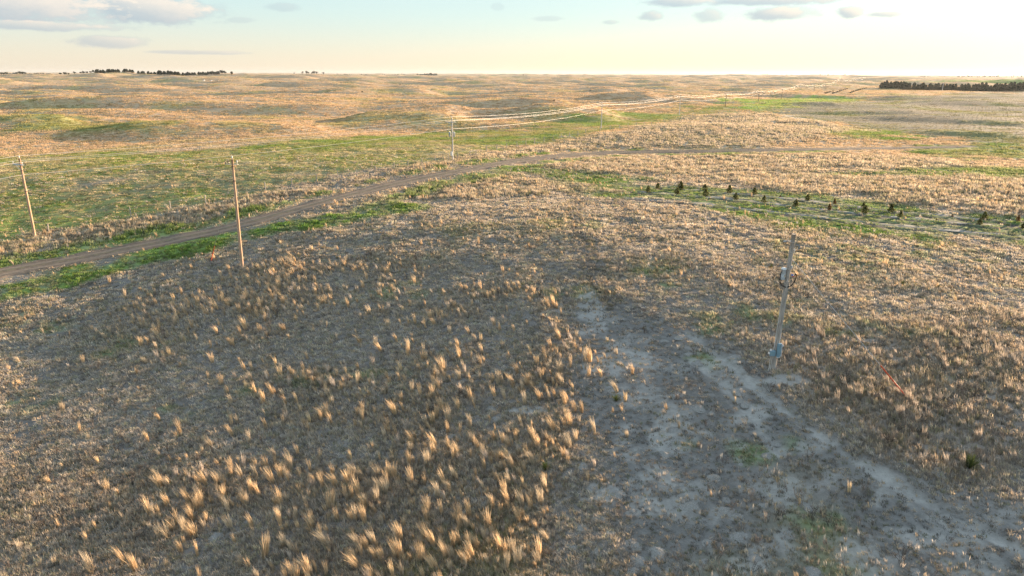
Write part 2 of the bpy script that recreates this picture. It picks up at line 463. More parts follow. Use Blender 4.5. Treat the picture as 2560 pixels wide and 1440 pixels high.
def h_full(x, y, Z=None):
    """terrain with hummocks, ruts and furrows"""
    x, y = np.asarray(x, float), np.asarray(y, float)
    if Z is None:
        Z = zones(x, y)
    h = h_base(x, y)
    r = Z['r']
    calm = 1 - np.clip(np.maximum(np.maximum(Z['road'], 0.85 * np.clip(Z['verge'], 0, 1)), np.maximum(Z['strip'], 0.6 * Z['cedar'])), 0, 1)
    near = sstep(420, 120, r)
    hum = 0.16 * perlin(x / 5.2, y / 5.2, 61) + 0.09 * perlin(x / 2.1, y / 2.1, 62) + 0.045 * perlin(x / 0.9, y / 0.9, 63) * sstep(120, 50, r)
    h = h + near * hum * (0.25 + 0.75 * calm) * (1 - 0.55 * Z['bare'])
    for P in RUTS[:2]:
        d = d_line(x, y, P)
        h = h - 0.09 * np.exp(-(d / 0.33) ** 2) + 0.05 * np.exp(-((d - 0.62) / 0.25) ** 2)
    for P in STRIPS:
        k = np.nonzero((x > P[:, 0].min() - 4) & (x < P[:, 0].max() + 4) & (y > P[:, 1].min() - 4) & (y < P[:, 1].max() + 4))[0]
        if len(k):
            d = d_line(x[k], y[k], P)
            h[k] += 0.10 * np.exp(-((d - 0.95) / 0.22) ** 2) - 0.09 * np.exp(-((d - 1.5) / 0.3) ** 2)
    return h

def hz(x, y):
    return float(h_full(np.array([x]), np.array([y]))[0])

# ------------------------------------------------------------------ materials
def new_mat(name):
    m = bpy.data.materials.new(name)
    m.use_nodes = True
    b = NB(m.node_tree)
    b.n.clear()
    out = b.n.new('ShaderNodeOutputMaterial')
    return m, b, out

def solid(name, colr, rough=0.7, metal=0.0, var=0.25, scale=6.0, stretch=(1, 1, 1), second=None, bump=0.0, spec=0.4):
    m, b, out = new_mat(name)
    p = b.n.new('ShaderNodeBsdfPrincipled')
    tc = b.n.new('ShaderNodeTexCoord')
    mp = b.n.new('ShaderNodeMapping')
    mp.inputs['Scale'].default_value = stretch
    b.l.new(tc.outputs['Object'], mp.inputs[0])
    n = b.noise(mp.outputs[0], scale, 5.0, 0.6)
    f = b.step(n, 0.3, 0.7)
    c2 = second or tuple(v * (1 - var) for v in colr)
    c1 = tuple(min(1, v * (1 + var * 0.6)) for v in colr)
    b.l.new(b.mix(f, c2, c1), p.inputs['Base Color'])
    p.inputs['Roughness'].default_value = rough
    p.inputs['Metallic'].default_value = metal
    p.inputs['Specular IOR Level'].default_value = spec
    if bump:
        bm = b.n.new('ShaderNodeBump')
        bm.inputs['Strength'].default_value = bump
        bm.inputs['Distance'].default_value = 0.02
        b.l.new(n, bm.inputs['Height'])
        b.l.new(bm.outputs[0], p.inputs['Normal'])
    b.l.new(p.outputs[0], out.inputs[0])
    return m

def leafy(name, source, trans=0.35, colr=(0.3, 0.3, 0.1), var=0.35):
    """thin leaf or grass blade: light passes through. source: 'tint' (per grass clump) or 'plain'"""
    m, b, out = new_mat(name)
    oi = b.n.new('ShaderNodeObjectInfo')
    rnd = oi.outputs['Random']
    if source == 'tint':
        a = b.n.new('ShaderNodeAttribute')
        a.attribute_type = 'INSTANCER'
        a.attribute_name = 'tint'
        c = a.outputs['Color']
    else:
        rg = b.n.new('ShaderNodeRGB')
        rg.outputs[0].default_value = tuple(colr) + (1,)
        c = rg.outputs[0]
    va = b.n.new('ShaderNodeAttribute')
    va.attribute_name = 'shadeless_variation'
    f = b.math('ADD', b.math('MULTIPLY', b.math('SUBTRACT', rnd, 0.5), var), b.math('ADD', 1.0, b.math('MULTIPLY', b.math('SUBTRACT', va.outputs['Fac'], 0.5), 0.5)))
    vm = b.n.new('ShaderNodeVectorMath')
    vm.operation = 'SCALE'
    b.l.new(c, vm.inputs[0])
    b.l.new(f, vm.inputs['Scale'])
    d = b.n.new('ShaderNodeBsdfDiffuse')
    t = b.n.new('ShaderNodeBsdfTranslucent')
    b.l.new(vm.outputs[0], d.inputs[0])
    b.l.new(vm.outputs[0], t.inputs[0])
    mx = b.n.new('ShaderNodeMixShader')
    mx.inputs[0].default_value = trans
    b.l.new(d.outputs[0], mx.inputs[1])
    b.l.new(t.outputs[0], mx.inputs[2])
    b.l.new(mx.outputs[0], out.inputs[0])
    return m

def ground_mat():
    m, b, out = new_mat('prairie_ground')
    p = b.n.new('ShaderNodeBsdfPrincipled')
    a = b.n.new('ShaderNodeAttribute')
    a.attribute_name = 'albedo'
    g = b.n.new('ShaderNodeNewGeometry')
    n1 = b.noise(g.outputs['Position'], 2.4, 6.0, 0.7)
    n2 = b.noise(g.outputs['Position'], 0.35, 5.0, 0.65)
    f = b.math('ADD', b.math('MULTIPLY', n1, 1.1), b.math('ADD', 0.15, b.math('MULTIPLY', n2, 0.6)))
    vm = b.n.new('ShaderNodeVectorMath')
    vm.operation = 'SCALE'
    b.l.new(a.outputs['Color'], vm.inputs[0])
    b.l.new(f, vm.inputs['Scale'])
    b.l.new(vm.outputs[0], p.inputs['Base Color'])
    p.inputs['Roughness'].default_value = 0.95
    p.inputs['Specular IOR Level'].default_value = 0.1
    bm = b.n.new('ShaderNodeBump')
    bm.inputs['Strength'].default_value = 0.7
    bm.inputs['Distance'].default_value = 0.12
    b.l.new(b.math('ADD', n1, b.math('MULTIPLY', n2, 0.5)), bm.inputs['Height'])
    b.l.new(bm.outputs[0], p.inputs['Normal'])
    b.l.new(p.outputs[0], out.inputs[0])
    return m

M = dict(
    ground=ground_mat(),
    grass=leafy('short_dry_grass', 'tint', 0.40),
    tuft=leafy('golden_bunchgrass', 'plain', 0.45, (0.73, 0.56, 0.36), 0.40),
    straw=leafy('pale_straw_bunchgrass', 'plain', 0.45, (0.66, 0.55, 0.40), 0.40),
    cedar=leafy('cedar_foliage', 'plain', 0.3, (0.15, 0.15, 0.058), 0.4),
    cedar_rust=leafy('winter_browned_cedar_foliage', 'plain', 0.2, (0.20, 0.115, 0.045), 0.3),
    evergreen=leafy('evergreen_foliage', 'plain', 0.12, (0.052, 0.066, 0.038), 0.4),
    bare_tree=leafy('bare_twigs', 'plain', 0.1, (0.10, 0.085, 0.07), 0.3),
    yucca=leafy('yucca_leaves', 'plain', 0.2, (0.16, 0.20, 0.07), 0.3),
    bark=solid('bark', (0.09, 0.065, 0.045), 0.9, scale=3),
    new_wood=solid('treated_pole_wood', (0.52, 0.34, 0.22), 0.75, var=0.3, scale=3.0, stretch=(6, 6, 0.5), bump=0.3),
    old_wood=solid('weathered_pole_wood', (0.40, 0.36, 0.32), 0.85, var=0.4, scale=3.0, stretch=(9, 9, 0.6), bump=0.5),
    pale_wood=solid('sun_bleached_pole_wood', (0.62, 0.58, 0.53), 0.85, var=0.3, scale=3.0, stretch=(6, 6, 0.6), bump=0.3),
    dark_wood=solid('dark_pole_wood', (0.13, 0.10, 0.08), 0.85, var=0.3, scale=3.0, stretch=(6, 6, 0.6)),
    post=solid('grey_fence_post_wood', (0.40, 0.36, 0.31), 0.9, var=0.4, scale=5.0, stretch=(5, 5, 0.7), bump=0.4),
    rail=solid('pale_rail_wood', (0.55, 0.48, 0.38), 0.85, var=0.2),
    arm=solid('grey_crossarm', (0.48, 0.52, 0.55), 0.6, var=0.15),
    steel=solid('galvanised_steel', (0.62, 0.62, 0.62), 0.35, 0.9, var=0.1),
    wire=solid('aluminium_conductor', (0.78, 0.74, 0.70), 0.6, 0.45, var=0.05),
    thin_wire=solid('fence_wire', (0.45, 0.43, 0.42), 0.5, 0.8, var=0.1),
    black=solid('black_rubber_cable', (0.015, 0.015, 0.016), 0.45, var=0.1),
    porcelain=solid('white_porcelain', (0.75, 0.74, 0.70), 0.25, var=0.05),
    brown_glaze=solid('brown_porcelain', (0.10, 0.05, 0.035), 0.25, var=0.1),
    can=solid('pale_grey_transformer_paint', (0.52, 0.56, 0.59), 0.45, var=0.12, scale=4),
    meter=solid('blue_grey_enamel', (0.19, 0.31, 0.38), 0.45, var=0.12, scale=5),
    white_paint=solid('white_paint', (0.78, 0.78, 0.76), 0.5, var=0.08),
    red_plastic=solid('red_plastic', (0.60, 0.05, 0.03), 0.5, var=0.1),
    blue_plastic=solid('blue_plastic', (0.10, 0.16, 0.50), 0.5, var=0.1),
    orange_plastic=solid('orange_red_guy_guard', (0.72, 0.10, 0.035), 0.45, var=0.12, scale=8),
    sand=solid('pale_sand', (0.325, 0.308, 0.28), 0.95, var=0.3, scale=9.0, bump=0.8, spec=0.1),
    fabric=solid('weathered_weed_barrier', (0.24, 0.235, 0.22), 0.8, var=0.45, scale=0.8, second=(0.11, 0.11, 0.07), spec=0.2),
    stick=solid('dead_stick', (0.42, 0.36, 0.29), 0.9, var=0.3),
    roof_blue=solid('blue_metal_roof', (0.18, 0.36, 0.55), 0.5, var=0.1),
)

def road_mat():
    m, b, out = new_mat('packed_dirt')
    p = b.n.new('ShaderNodeBsdfPrincipled')
    g = b.n.new('ShaderNodeNewGeometry')
    uv = b.n.new('ShaderNodeUVMap')
    mp = b.n.new('ShaderNodeMapping')
    mp.inputs['Scale'].default_value = (7.0, 0.25, 1.0)
    b.l.new(uv.outputs[0], mp.inputs[0])
    streak = b.noise(mp.outputs[0], 1.0, 5.0, 0.65)
    n = b.noise(g.outputs['Position'], 1.7, 6.0, 0.7)
    f = b.step(b.math('ADD', b.math('MULTIPLY', streak, 0.6), b.math('MULTIPLY', n, 0.4)), 0.36, 0.64)
    c = b.mix(f, (0.125, 0.098, 0.073), (0.265, 0.21, 0.16))
    su = b.n.new('ShaderNodeSeparateXYZ')
    b.l.new(uv.outputs[0], su.inputs[0])
    au = b.math('ABSOLUTE', su.outputs[0])
    rut = b.step(b.math('ABSOLUTE', b.math('SUBTRACT', au, 0.85)), 0.45, 0.1)
    crown = b.math('MULTIPLY', b.step(au, 0.42, 0.1), b.step(n, 0.42, 0.6))
    c = b.mix(b.math('MULTIPLY', rut, 0.55), c, (0.31, 0.25, 0.19))
    c = b.mix(b.math('MULTIPLY', crown, 0.7), c, (0.20, 0.19, 0.10))
    b.l.new(c, p.inputs['Base Color'])
    p.inputs['Roughness'].default_value = 0.95
    p.inputs['Specular IOR Level'].default_value = 0.15
    bm = b.n.new('ShaderNodeBump')
    bm.inputs['Strength'].default_value = 0.6
    bm.inputs['Distance'].default_value = 0.08
    b.l.new(b.math('ADD', n, streak), bm.inputs['Height'])
    b.l.new(bm.outputs[0], p.inputs['Normal'])
    b.l.new(p.outputs[0], out.inputs[0])
    return m
M['road'] = road_mat()

# ------------------------------------------------------------------ mesh helpers
def np_mesh(name, V, quads=None, tris=None, mat=None, smooth=False):
    me = bpy.data.meshes.new(name)
    V = np.asarray(V, np.float32)
    loops, starts, tot, pos = [], [], [], 0
    for F, k in ((quads, 4), (tris, 3)):
        if F is not None and len(F):
            F = np.asarray(F, np.int32)
            loops.append(F.ravel())
            starts.append(pos + np.arange(len(F)) * k)
            tot.append(np.full(len(F), k))
            pos += F.size
    me.vertices.add(len(V))
    me.vertices.foreach_set('co', V.ravel())
    me.loops.add(pos)
    me.loops.foreach_set('vertex_index', np.concatenate(loops))
    n = sum(len(s) for s in starts)
    me.polygons.add(n)
    me.polygons.foreach_set('loop_start', np.concatenate(starts).astype(np.int32))
    me.polygons.foreach_set('loop_total', np.concatenate(tot).astype(np.int32))
    if smooth:
        me.polygons.foreach_set('use_smooth', np.ones(n, bool))
    me.update(calc_edges=True)
    if mat:
        me.materials.append(mat)
    return me

class MB:
    """collects shapes into one mesh"""
    def __init__(self):
        self.v, self.f = [], []

    def add(self, V, F):
        o = len(self.v)
        self.v += [tuple(p) for p in V]
        self.f += [tuple(i + o for i in f) for f in F]
        return self

    def box(self, c, s, rz=0.0, tilt=0.0):
        e = Euler((0, tilt, rz)).to_matrix()
        V = [Vector(c) + e @ Vector((sx * s[0] / 2, sy * s[1] / 2, sz * s[2] / 2)) for sx in (-1, 1) for sy in (-1, 1) for sz in (-1, 1)]
        return self.add(V, [(0, 1, 3, 2), (4, 6, 7, 5), (0, 4, 5, 1), (2, 3, 7, 6), (0, 2, 6, 4), (1, 5, 7, 3)])

    def rbox(self, c, s, bev=0.02, rz=0.0):
        """box with chamfered vertical and horizontal edges"""
        e = Euler((0, 0, rz)).to_matrix()
        a, d, h = s[0] / 2, s[1] / 2, s[2] / 2
        ring = [(a - bev, d), (a, d - bev), (a, -d + bev), (a - bev, -d), (-a + bev, -d), (-a, -d + bev), (-a, d - bev), (-a + bev, d)]
        V, n = [], 8
        for z, k in ((-h, bev), (-h + bev, 0), (h - bev, 0), (h, bev)):
            for x, y in ring:
                V.append(Vector(c) + e @ Vector((x * (a - k) / a, y * (d - k) / d, z)))
        F = []
        for q in range(3):
            for i in range(n):
                j = (i + 1) % n
                F.append((q * n + i, q * n + j, (q + 1) * n + j, (q + 1) * n + i))
        F.append(tuple(range(n)))
        F.append(tuple(3 * n + i for i in reversed(range(n))))
        return self.add(V, F)

    def tube(self, P, rad, seg=8, cap=True):
        P = [Vector(p) for p in P]
        if not hasattr(rad, '__len__'):
            rad = [rad] * len(P)
        V, F = [], []
        for i, p in enumerate(P):
            t = (P[min(i + 1, len(P) - 1)] - P[max(i - 1, 0)]).normalized()
            a = t.cross(Vector((0, 0, 1)) if abs(t.z) < 0.9 else Vector((1, 0, 0))).normalized()
            c = t.cross(a)
            for k in range(seg):
                w = 2 * math.pi * k / seg
                V.append(p + (a * math.cos(w) + c * math.sin(w)) * rad[i])
        for i in range(len(P) - 1):
            for k in range(seg):
                j = (k + 1) % seg
                F.append((i * seg + k, i * seg + j, (i + 1) * seg + j, (i + 1) * seg + k))
        if cap:
            F.append(tuple(range(seg)))
            F.append(tuple((len(P) - 1) * seg + k for k in reversed(range(seg))))
        return self.add(V, F)

    def lathe(self, c, prof, seg=12):
        return self.tube([(c[0], c[1], c[2] + z) for z, _ in prof], [max(1e-4, r) for _, r in prof], seg)

    def mesh(self, name, mat, smooth=False):
        me = bpy.data.meshes.new(name)
        me.from_pydata([tuple(p) for p in self.v], [], self.f)
        me.materials.append(mat)
        if smooth:
            me.polygons.foreach_set('use_smooth', np.ones(len(me.polygons), bool))
        me.update()
        return me

    def build(self, name, mat, parent=None, smooth=False):
        return obj(name, self.mesh(name, mat, smooth), parent)

def obj(name, me, parent=None):
    o = bpy.data.objects.new(name, me)
    col.objects.link(o)
    o.parent = parent
    return o

def tag(o, label=None, cat=None, group=None, kind=None):
    for k, v in (('label', label), ('category', cat), ('group', group), ('kind', kind)):
        if v:
            o[k] = v
    return o

def thing(name, loc, label, cat, group=None, rz=0.0):
    o = obj(name, None)
    o.location = loc
    o.rotation_euler = (0, 0, rz)
    return tag(o, label, cat, group)

# ------------------------------------------------------------------ ground
def build_ground():
    az = np.concatenate([np.arange(-180, -46, 4.0), np.arange(-46, 46.01, 0.165), np.arange(50, 180, 4.0)])
    rr = np.concatenate([np.linspace(0.5, 14, 10, endpoint=False), np.geomspace(14, 9500, 880)])
    A, RR = np.meshgrid(np.radians(az), rr)
    x, y = (RR * np.sin(A)).ravel(), (RR * np.cos(A)).ravel()
    Z = zones(x, y)
    z = h_full(x, y, Z)
    c = cover_colour(x, y, Z)
    n, m = len(az), len(rr)
    i, j = np.meshgrid(np.arange(n), np.arange(m - 1))
    i, j = i.ravel(), j.ravel()
    k = (i + 1) % n
    Q = np.stack([j * n + i, (j + 1) * n + i, (j + 1) * n + k, j * n + k], 1)[:, ::-1]
    V = np.stack([x, y, z], 1)
    cen = len(V)
    V = np.vstack([V, [[0, 0, hz(0, 0)]]])
    T = np.stack([np.arange(n), (np.arange(n) + 1) % n, np.full(n, cen)], 1)[:, ::-1]
    me = np_mesh('prairie_ground', V, Q, T, M['ground'], True)
    at_ = me.attributes.new('albedo', 'FLOAT_COLOR', 'POINT')
    c = np.vstack([c, c[:1]])
    at_.data.foreach_set('color', np.hstack([c, np.ones((len(c), 1))]).astype(np.float32).ravel())
    o = obj('prairie_ground', me)
    tag(o, kind='structure')
build_ground()

def ribbon(name, P, prof, mat, lift, uvscale=1.0):
    """sheet laid on the ground along a line; prof = list of (offset, extra height)"""
    P = np.asarray(P)
    t = np.gradient(P, axis=0)
    t /= np.linalg.norm(t, axis=1)[:, None]
    nrm = np.stack([t[:, 1], -t[:, 0]], 1)
    V, k = [], len(prof)
    edge = [perlin(np.arange(len(P)) / 3.1, np.full(len(P), q * 5.3), 77) for q in (0.2, 1.2)]
    L = np.concatenate([[0], np.cumsum(np.linalg.norm(np.diff(P, axis=0), axis=1))])
    for q, (o_, dz) in enumerate(prof):
        off = np.full(len(P), o_, float)
        if q in (0, 1):
            off += edge[0] * 0.5
        if q in (k - 2, k - 1):
            off += edge[1] * 0.5
        X = P + nrm * off[:, None]
        z = h_full(X[:, 0], X[:, 1]) + lift + dz
        V.append(np.column_stack([X, z]))
    V = np.stack(V, 1).reshape(-1, 3)
    n = len(P)
    i, j = np.meshgrid(np.arange(k - 1), np.arange(n - 1))
    i, j = i.ravel(), j.ravel()
    Q = np.stack([j * k + i, j * k + i + 1, (j + 1) * k + i + 1, (j + 1) * k + i], 1)
    me = np_mesh(name, V, Q, None, mat, True)
    uv = me.uv_layers.new(name='UVMap')
    idx = np.empty(len(me.loops), np.int32)
    me.loops.foreach_get('vertex_index', idx)
    us = np.array([p[0] for p in prof])[idx % k] * uvscale
    uv.data.foreach_set('uv', np.stack([us, L[idx // k]], 1).astype(np.float32).ravel())
    return obj(name, me)

rp = [(-2.3, -0.10), (-2.0, 0.02), (-1.5, 0.05), (-1.15, 0.0), (-0.85, -0.03), (-0.5, 0.02), (0, 0.07), (0.5, 0.02), (0.85, -0.03), (1.15, 0.0), (1.5, 0.05), (2.0, 0.02), (2.3, -0.10)]
tag(ribbon('dirt_road', smooth_line(ROAD[::3], 0.8), rp, M['road'], 0.035), kind='structure')
for i, (P, nm) in enumerate(zip(STRIPS, ('farthest', 'middle', 'nearest'))):
    o = ribbon('weed_barrier_strip', smooth_line(P[::3], 1.0), [(-0.62, -0.05), (-0.55, 0.015), (-0.2, 0.025), (0.2, 0.02), (0.55, 0.015), (0.62, -0.05)], M['fabric'], 0.03)
    tag(o, ('grey weed barrier strip, the %s of three among the young cedars' % nm), 'ground cloth', 'weed barrier strips in the cedar planting')

# ------------------------------------------------------------------ grass
def blades_mesh(name, n, hmin, hmax, rad, lean, width, wind=(0.0, 0.0), mat=None, droop=0.3, seed=0, pinch=1.0):
    g = np.random.default_rng(seed)
    a = g.uniform(0, 2 * math.pi, n)
    q = rad * np.sqrt(g.uniform(0, 1, n))
    bx, by = q * np.cos(a), q * np.sin(a)
    h = g.uniform(hmin, hmax, n)
    la = a + g.normal(0, 0.9, n)
    ll = np.abs(g.normal(0, lean, n)) * h
    tx = bx * pinch + np.cos(la) * ll + wind[0] * h
    ty = by * pinch + np.sin(la) * ll + wind[1] * h
    wa = g.uniform(0, math.pi, n)
    wx, wy = np.cos(wa) * width / 2, np.sin(wa) * width / 2
    mx, my, mz = bx + (tx - bx) * (0.5 - droop * 0.4), by + (ty - by) * (0.5 - droop * 0.4), h * 0.56
    zb = np.full(n, -0.04)
    V = np.stack([np.stack([bx - wx * .7, by - wy * .7, zb], 1), np.stack([bx + wx * .7, by + wy * .7, zb], 1),
                  np.stack([mx - wx, my - wy, mz], 1), np.stack([mx + wx, my + wy, mz], 1),
                  np.stack([tx, ty, h * (1 - droop * 0.25 * np.clip(lean, 0, 1))], 1)], 1).reshape(-1, 3)
    o = np.arange(n) * 5
    me = np_mesh(name, V, np.stack([o, o + 1, o + 3, o + 2], 1), np.stack([o + 2, o + 3, o + 4], 1), mat or M['grass'])
    t = me.attributes.new('shadeless_variation', 'FLOAT', 'POINT')
    t.data.foreach_set('value', np.repeat(g.uniform(0, 1, n), 5).astype(np.float32))
    return me

def proto_collection(name, meshes):
    c = bpy.data.collections.new(name)
    for i, me in enumerate(meshes):
        c.objects.link(bpy.data.objects.new('%s_sample_%02d' % (name, i), me))
    return c

def scatter(name, label, cat, XYZ, rot, scl, idx, tint, coll):
    me = bpy.data.meshes.new(name)
    me.vertices.add(len(XYZ))
    me.vertices.foreach_set('co', np.asarray(XYZ, np.float32).ravel())
    for nm, ty, key, arr in (('rot', 'FLOAT_VECTOR', 'vector', rot), ('scl', 'FLOAT_VECTOR', 'vector', scl), ('idx', 'INT', 'value', idx)):
        a = me.attributes.new(nm, ty, 'POINT')
        a.data.foreach_set(key, np.asarray(arr, np.int32 if ty == 'INT' else np.float32).ravel())
    a = me.attributes.new('tint', 'FLOAT_COLOR', 'POINT')
    a.data.foreach_set('color', np.hstack([tint, np.ones((len(tint), 1))]).astype(np.float32).ravel())
    me.materials.append(M['grass'])
    o = obj(name, me)
    tag(o, label, cat, None, 'stuff')
    t = bpy.data.node_groups.new(name, 'GeometryNodeTree')
    t.interface.new_socket('Geometry', in_out='INPUT', socket_type='NodeSocketGeometry')
    t.interface.new_socket('Geometry', in_out='OUTPUT', socket_type='NodeSocketGeometry')
    N, L = t.nodes, t.links
    gi, go = N.new('NodeGroupInput'), N.new('NodeGroupOutput')
    ip = N.new('GeometryNodeInstanceOnPoints')
    ci = N.new('GeometryNodeCollectionInfo')
    ci.inputs['Collection'].default_value = coll
    ci.inputs['Separate Children'].default_value = True
    ci.inputs['Reset Children'].default_value = True
    def attr(nm, ty):
        a = N.new('GeometryNodeInputNamedAttribute')
        a.data_type = ty
        a.inputs['Name'].default_value = nm
        return a.outputs['Attribute']
    er = N.new('FunctionNodeEulerToRotation')
    L.new(attr('rot', 'FLOAT_VECTOR'), er.inputs[0])
    L.new(gi.outputs[0], ip.inputs['Points'])
    L.new(ci.outputs[0], ip.inputs['Instance'])
    ip.inputs['Pick Instance'].default_value = True
    L.new(attr('idx', 'INT'), ip.inputs['Instance Index'])
    L.new(er.outputs[0], ip.inputs['Rotation'])
    L.new(attr('scl', 'FLOAT_VECTOR'), ip.inputs['Scale'])
    L.new(ip.outputs[0], go.inputs[0])
    md = o.modifiers.new('scatter', 'NODES')
    md.node_group = t
    return o

WIND = (-0.22, 0.06)
near_protos = [blades_mesh('near_clump_%d' % i, 17, 0.3, 1.15, 0.5, 0.28, 0.075, (-0.22, 0.06), seed=100 + i, droop=0.6) for i in range(8)]
far_protos = [blades_mesh('far_clump_%d' % i, 22, 0.5, 1.0, 0.5, 0.05, 0.10, (0, 0), seed=200 + i, droop=0.3) for i in range(6)]
coll_base = proto_collection('short_grass', near_protos + far_protos)
tuft_protos = [blades_mesh('bunch_%d' % i, 46, 0.4, 1.0, 0.085 + 0.02 * (i % 3), 0.12, 0.022, WIND, seed=300 + i, droop=0.3, pinch=1.3) for i in range(8)]
coll_tuft = proto_collection('bunchgrass', tuft_protos)

def polar_points(n, r0, r1, half):
    r = np.exp(rng.uniform(math.log(r0), math.log(r1), n))
    a = np.radians(rng.uniform(-half, half, n))
    return r * np.sin(a), r * np.cos(a)

def scatter_base(n=330000):
    x, y = polar_points(n, 14, 3600, 43)
    Z = zones(x, y)
    r = Z['r']
    tanz = np.max([Z[k] for k in ('tanhill', 'tanstrip', 'tanfield', 'tanshoulder', 'tanfence')], axis=0)
    keep = 1 - np.maximum.reduce([0.985 * Z['road'], 0.72 * Z['strip'], 0.88 * Z['furrow'], 0.93 * Z['sand'], 0.50 * Z['bare'], 0.92 * Z['crop'] * (1 - np.clip(Z['n2'] - .05, 0, 1))])
    k = rng.uniform(0, 1, n) < keep
    x, y = x[k], y[k]
    Z = {q: v[k] for q, v in Z.items()}
    r, tanz = r[k], tanz[k]
    n = len(x)
    z = h_full(x, y, Z)
    c = cover_colour(x, y, Z, True)
    # single clumps differ: bleached, grey, greenish
    u = rng.uniform(0, 1, n)
    grn = np.maximum.reduce([np.clip(Z['verge'], 0, 1), Z['cedar'], Z['green1'], Z['green2'], Z['green3'], Z['green4'], Z['swale']])
    c = np.where((u < 0.27)[:, None] & (grn < .4)[:, None] & (r < 170)[:, None], c * 0.35 + SRC['gold'] * 0.65, c)
    c = np.where((u > 0.84)[:, None], c * 0.5 + SRC['pasture'] * 0.35, c)
    c = np.where(((u > 0.6) & (u < 0.84))[:, None] & (r < 140)[:, None], c * 0.5 + SRC['litter'] * 0.5, c)
    c = c * np.where(r > 170, rng.uniform(0.88, 1.1, n), rng.uniform(0.6, 1.35, n))[:, None]
    h = 0.215 + 0.06 * Z['n1'] + 0.06 * Z['n3']
    h = np.where(r > 120, np.maximum(h, 0.22 + 0.12 * sstep(120, 500, r)), h)
    h = h * (1 + 1.3 * tanz) * (1 - 0.45 * Z['pasture']) * (1 - 0.4 * Z['cedar']) * (1 - 0.5 * Z['bare']) * (1 + 0.5 * Z['brushy']) * (1 - 0.35 * Z['crop'])
    h = h * (1 + 0.5 * np.clip(Z['verge'] - 0.8, 0, 1))
    dr = np.full(n, 1e3)
    kk = (r > 40) & (r < 420)
    dr[kk] = d_line(x[kk], y[kk], ROAD[::2])
    h = h * (0.35 + 0.65 * sstep(2.0, 8.0, dr))
    h = np.clip(h, 0.05, 0.9) * rng.uniform(0.6, 1.45, n)
    w = np.clip(0.0075 * r, 0.22, 14) * rng.uniform(0.7, 1.3, n)
    far = r > 70
    idx = np.where(far, 8 + rng.integers(0, 6, n), rng.integers(0, 8, n))
    rot = np.stack([np.zeros(n), np.zeros(n), np.where(far, rng.uniform(0, 6.28, n), rng.uniform(-0.6, 0.6, n))], 1)
    scatter('prairie_grass', 'short dry and greening prairie grass covering the ground', 'grass', np.stack([x, y, z], 1), rot, np.stack([w, w, h], 1), idx, np.clip(c, 0.012, 0.75), coll_base)
scatter_base()

def scatter_stubble():
    """rows of pale crop stubble in the field at the right"""
    protos = []
    for i in range(4):
        g = np.random.default_rng(40 + i)
        me = blades_mesh('stubble_%d' % i, 46, 0.4, 1.0, 0.5, 0.15, 0.02, (0, 0), seed=240 + i, droop=0.2)
        co = np.empty(len(me.vertices) * 3, np.float32)
        me.vertices.foreach_get('co', co)
        co = co.reshape(-1, 3)
        co[:, 0] *= 0.05
        me.vertices.foreach_set('co', co.ravel())
        protos.append(me)
    cl = proto_collection('stubble_row', protos)
    a = R(33.5)
    u, v = np.meshgrid(np.arange(-160, 330, 1.55), np.arange(150, 900, 6.0))
    u, v = u.ravel(), v.ravel() + rng.uniform(-2, 2, u.size)
    u = u + 0.5 * perlin(v / 60, v * 0 + .3, 91)
    x, y = u * math.cos(a) + v * math.sin(a), -u * math.sin(a) + v * math.cos(a)
    Z = zones(x, y)
    k = (rng.uniform(0, 1, len(x)) < Z['crop'] * (0.9 - 0.5 * sstep(0, .8, Z['n2']))) & (Z['r'] < 700)
    x, y = x[k], y[k]
    n = len(x)
    z = h_full(x, y)
    c = np.array([.60, .53, .40]) * rng.uniform(.7, 1.25, (n, 1))
    rot = np.stack([np.zeros(n), np.zeros(n), np.full(n, -a) + rng.normal(0, .02, n)], 1)
    s = np.stack([np.full(n, 6.5), np.full(n, 6.5), rng.uniform(.22, .42, n)], 1)
    scatter('crop_stubble', 'pale crop stubble in straight rows on the right hand field', 'stubble', np.stack([x, y, z], 1), rot, s, rng.integers(0, 4, n), np.clip(c, 0, .8), cl)
scatter_stubble()

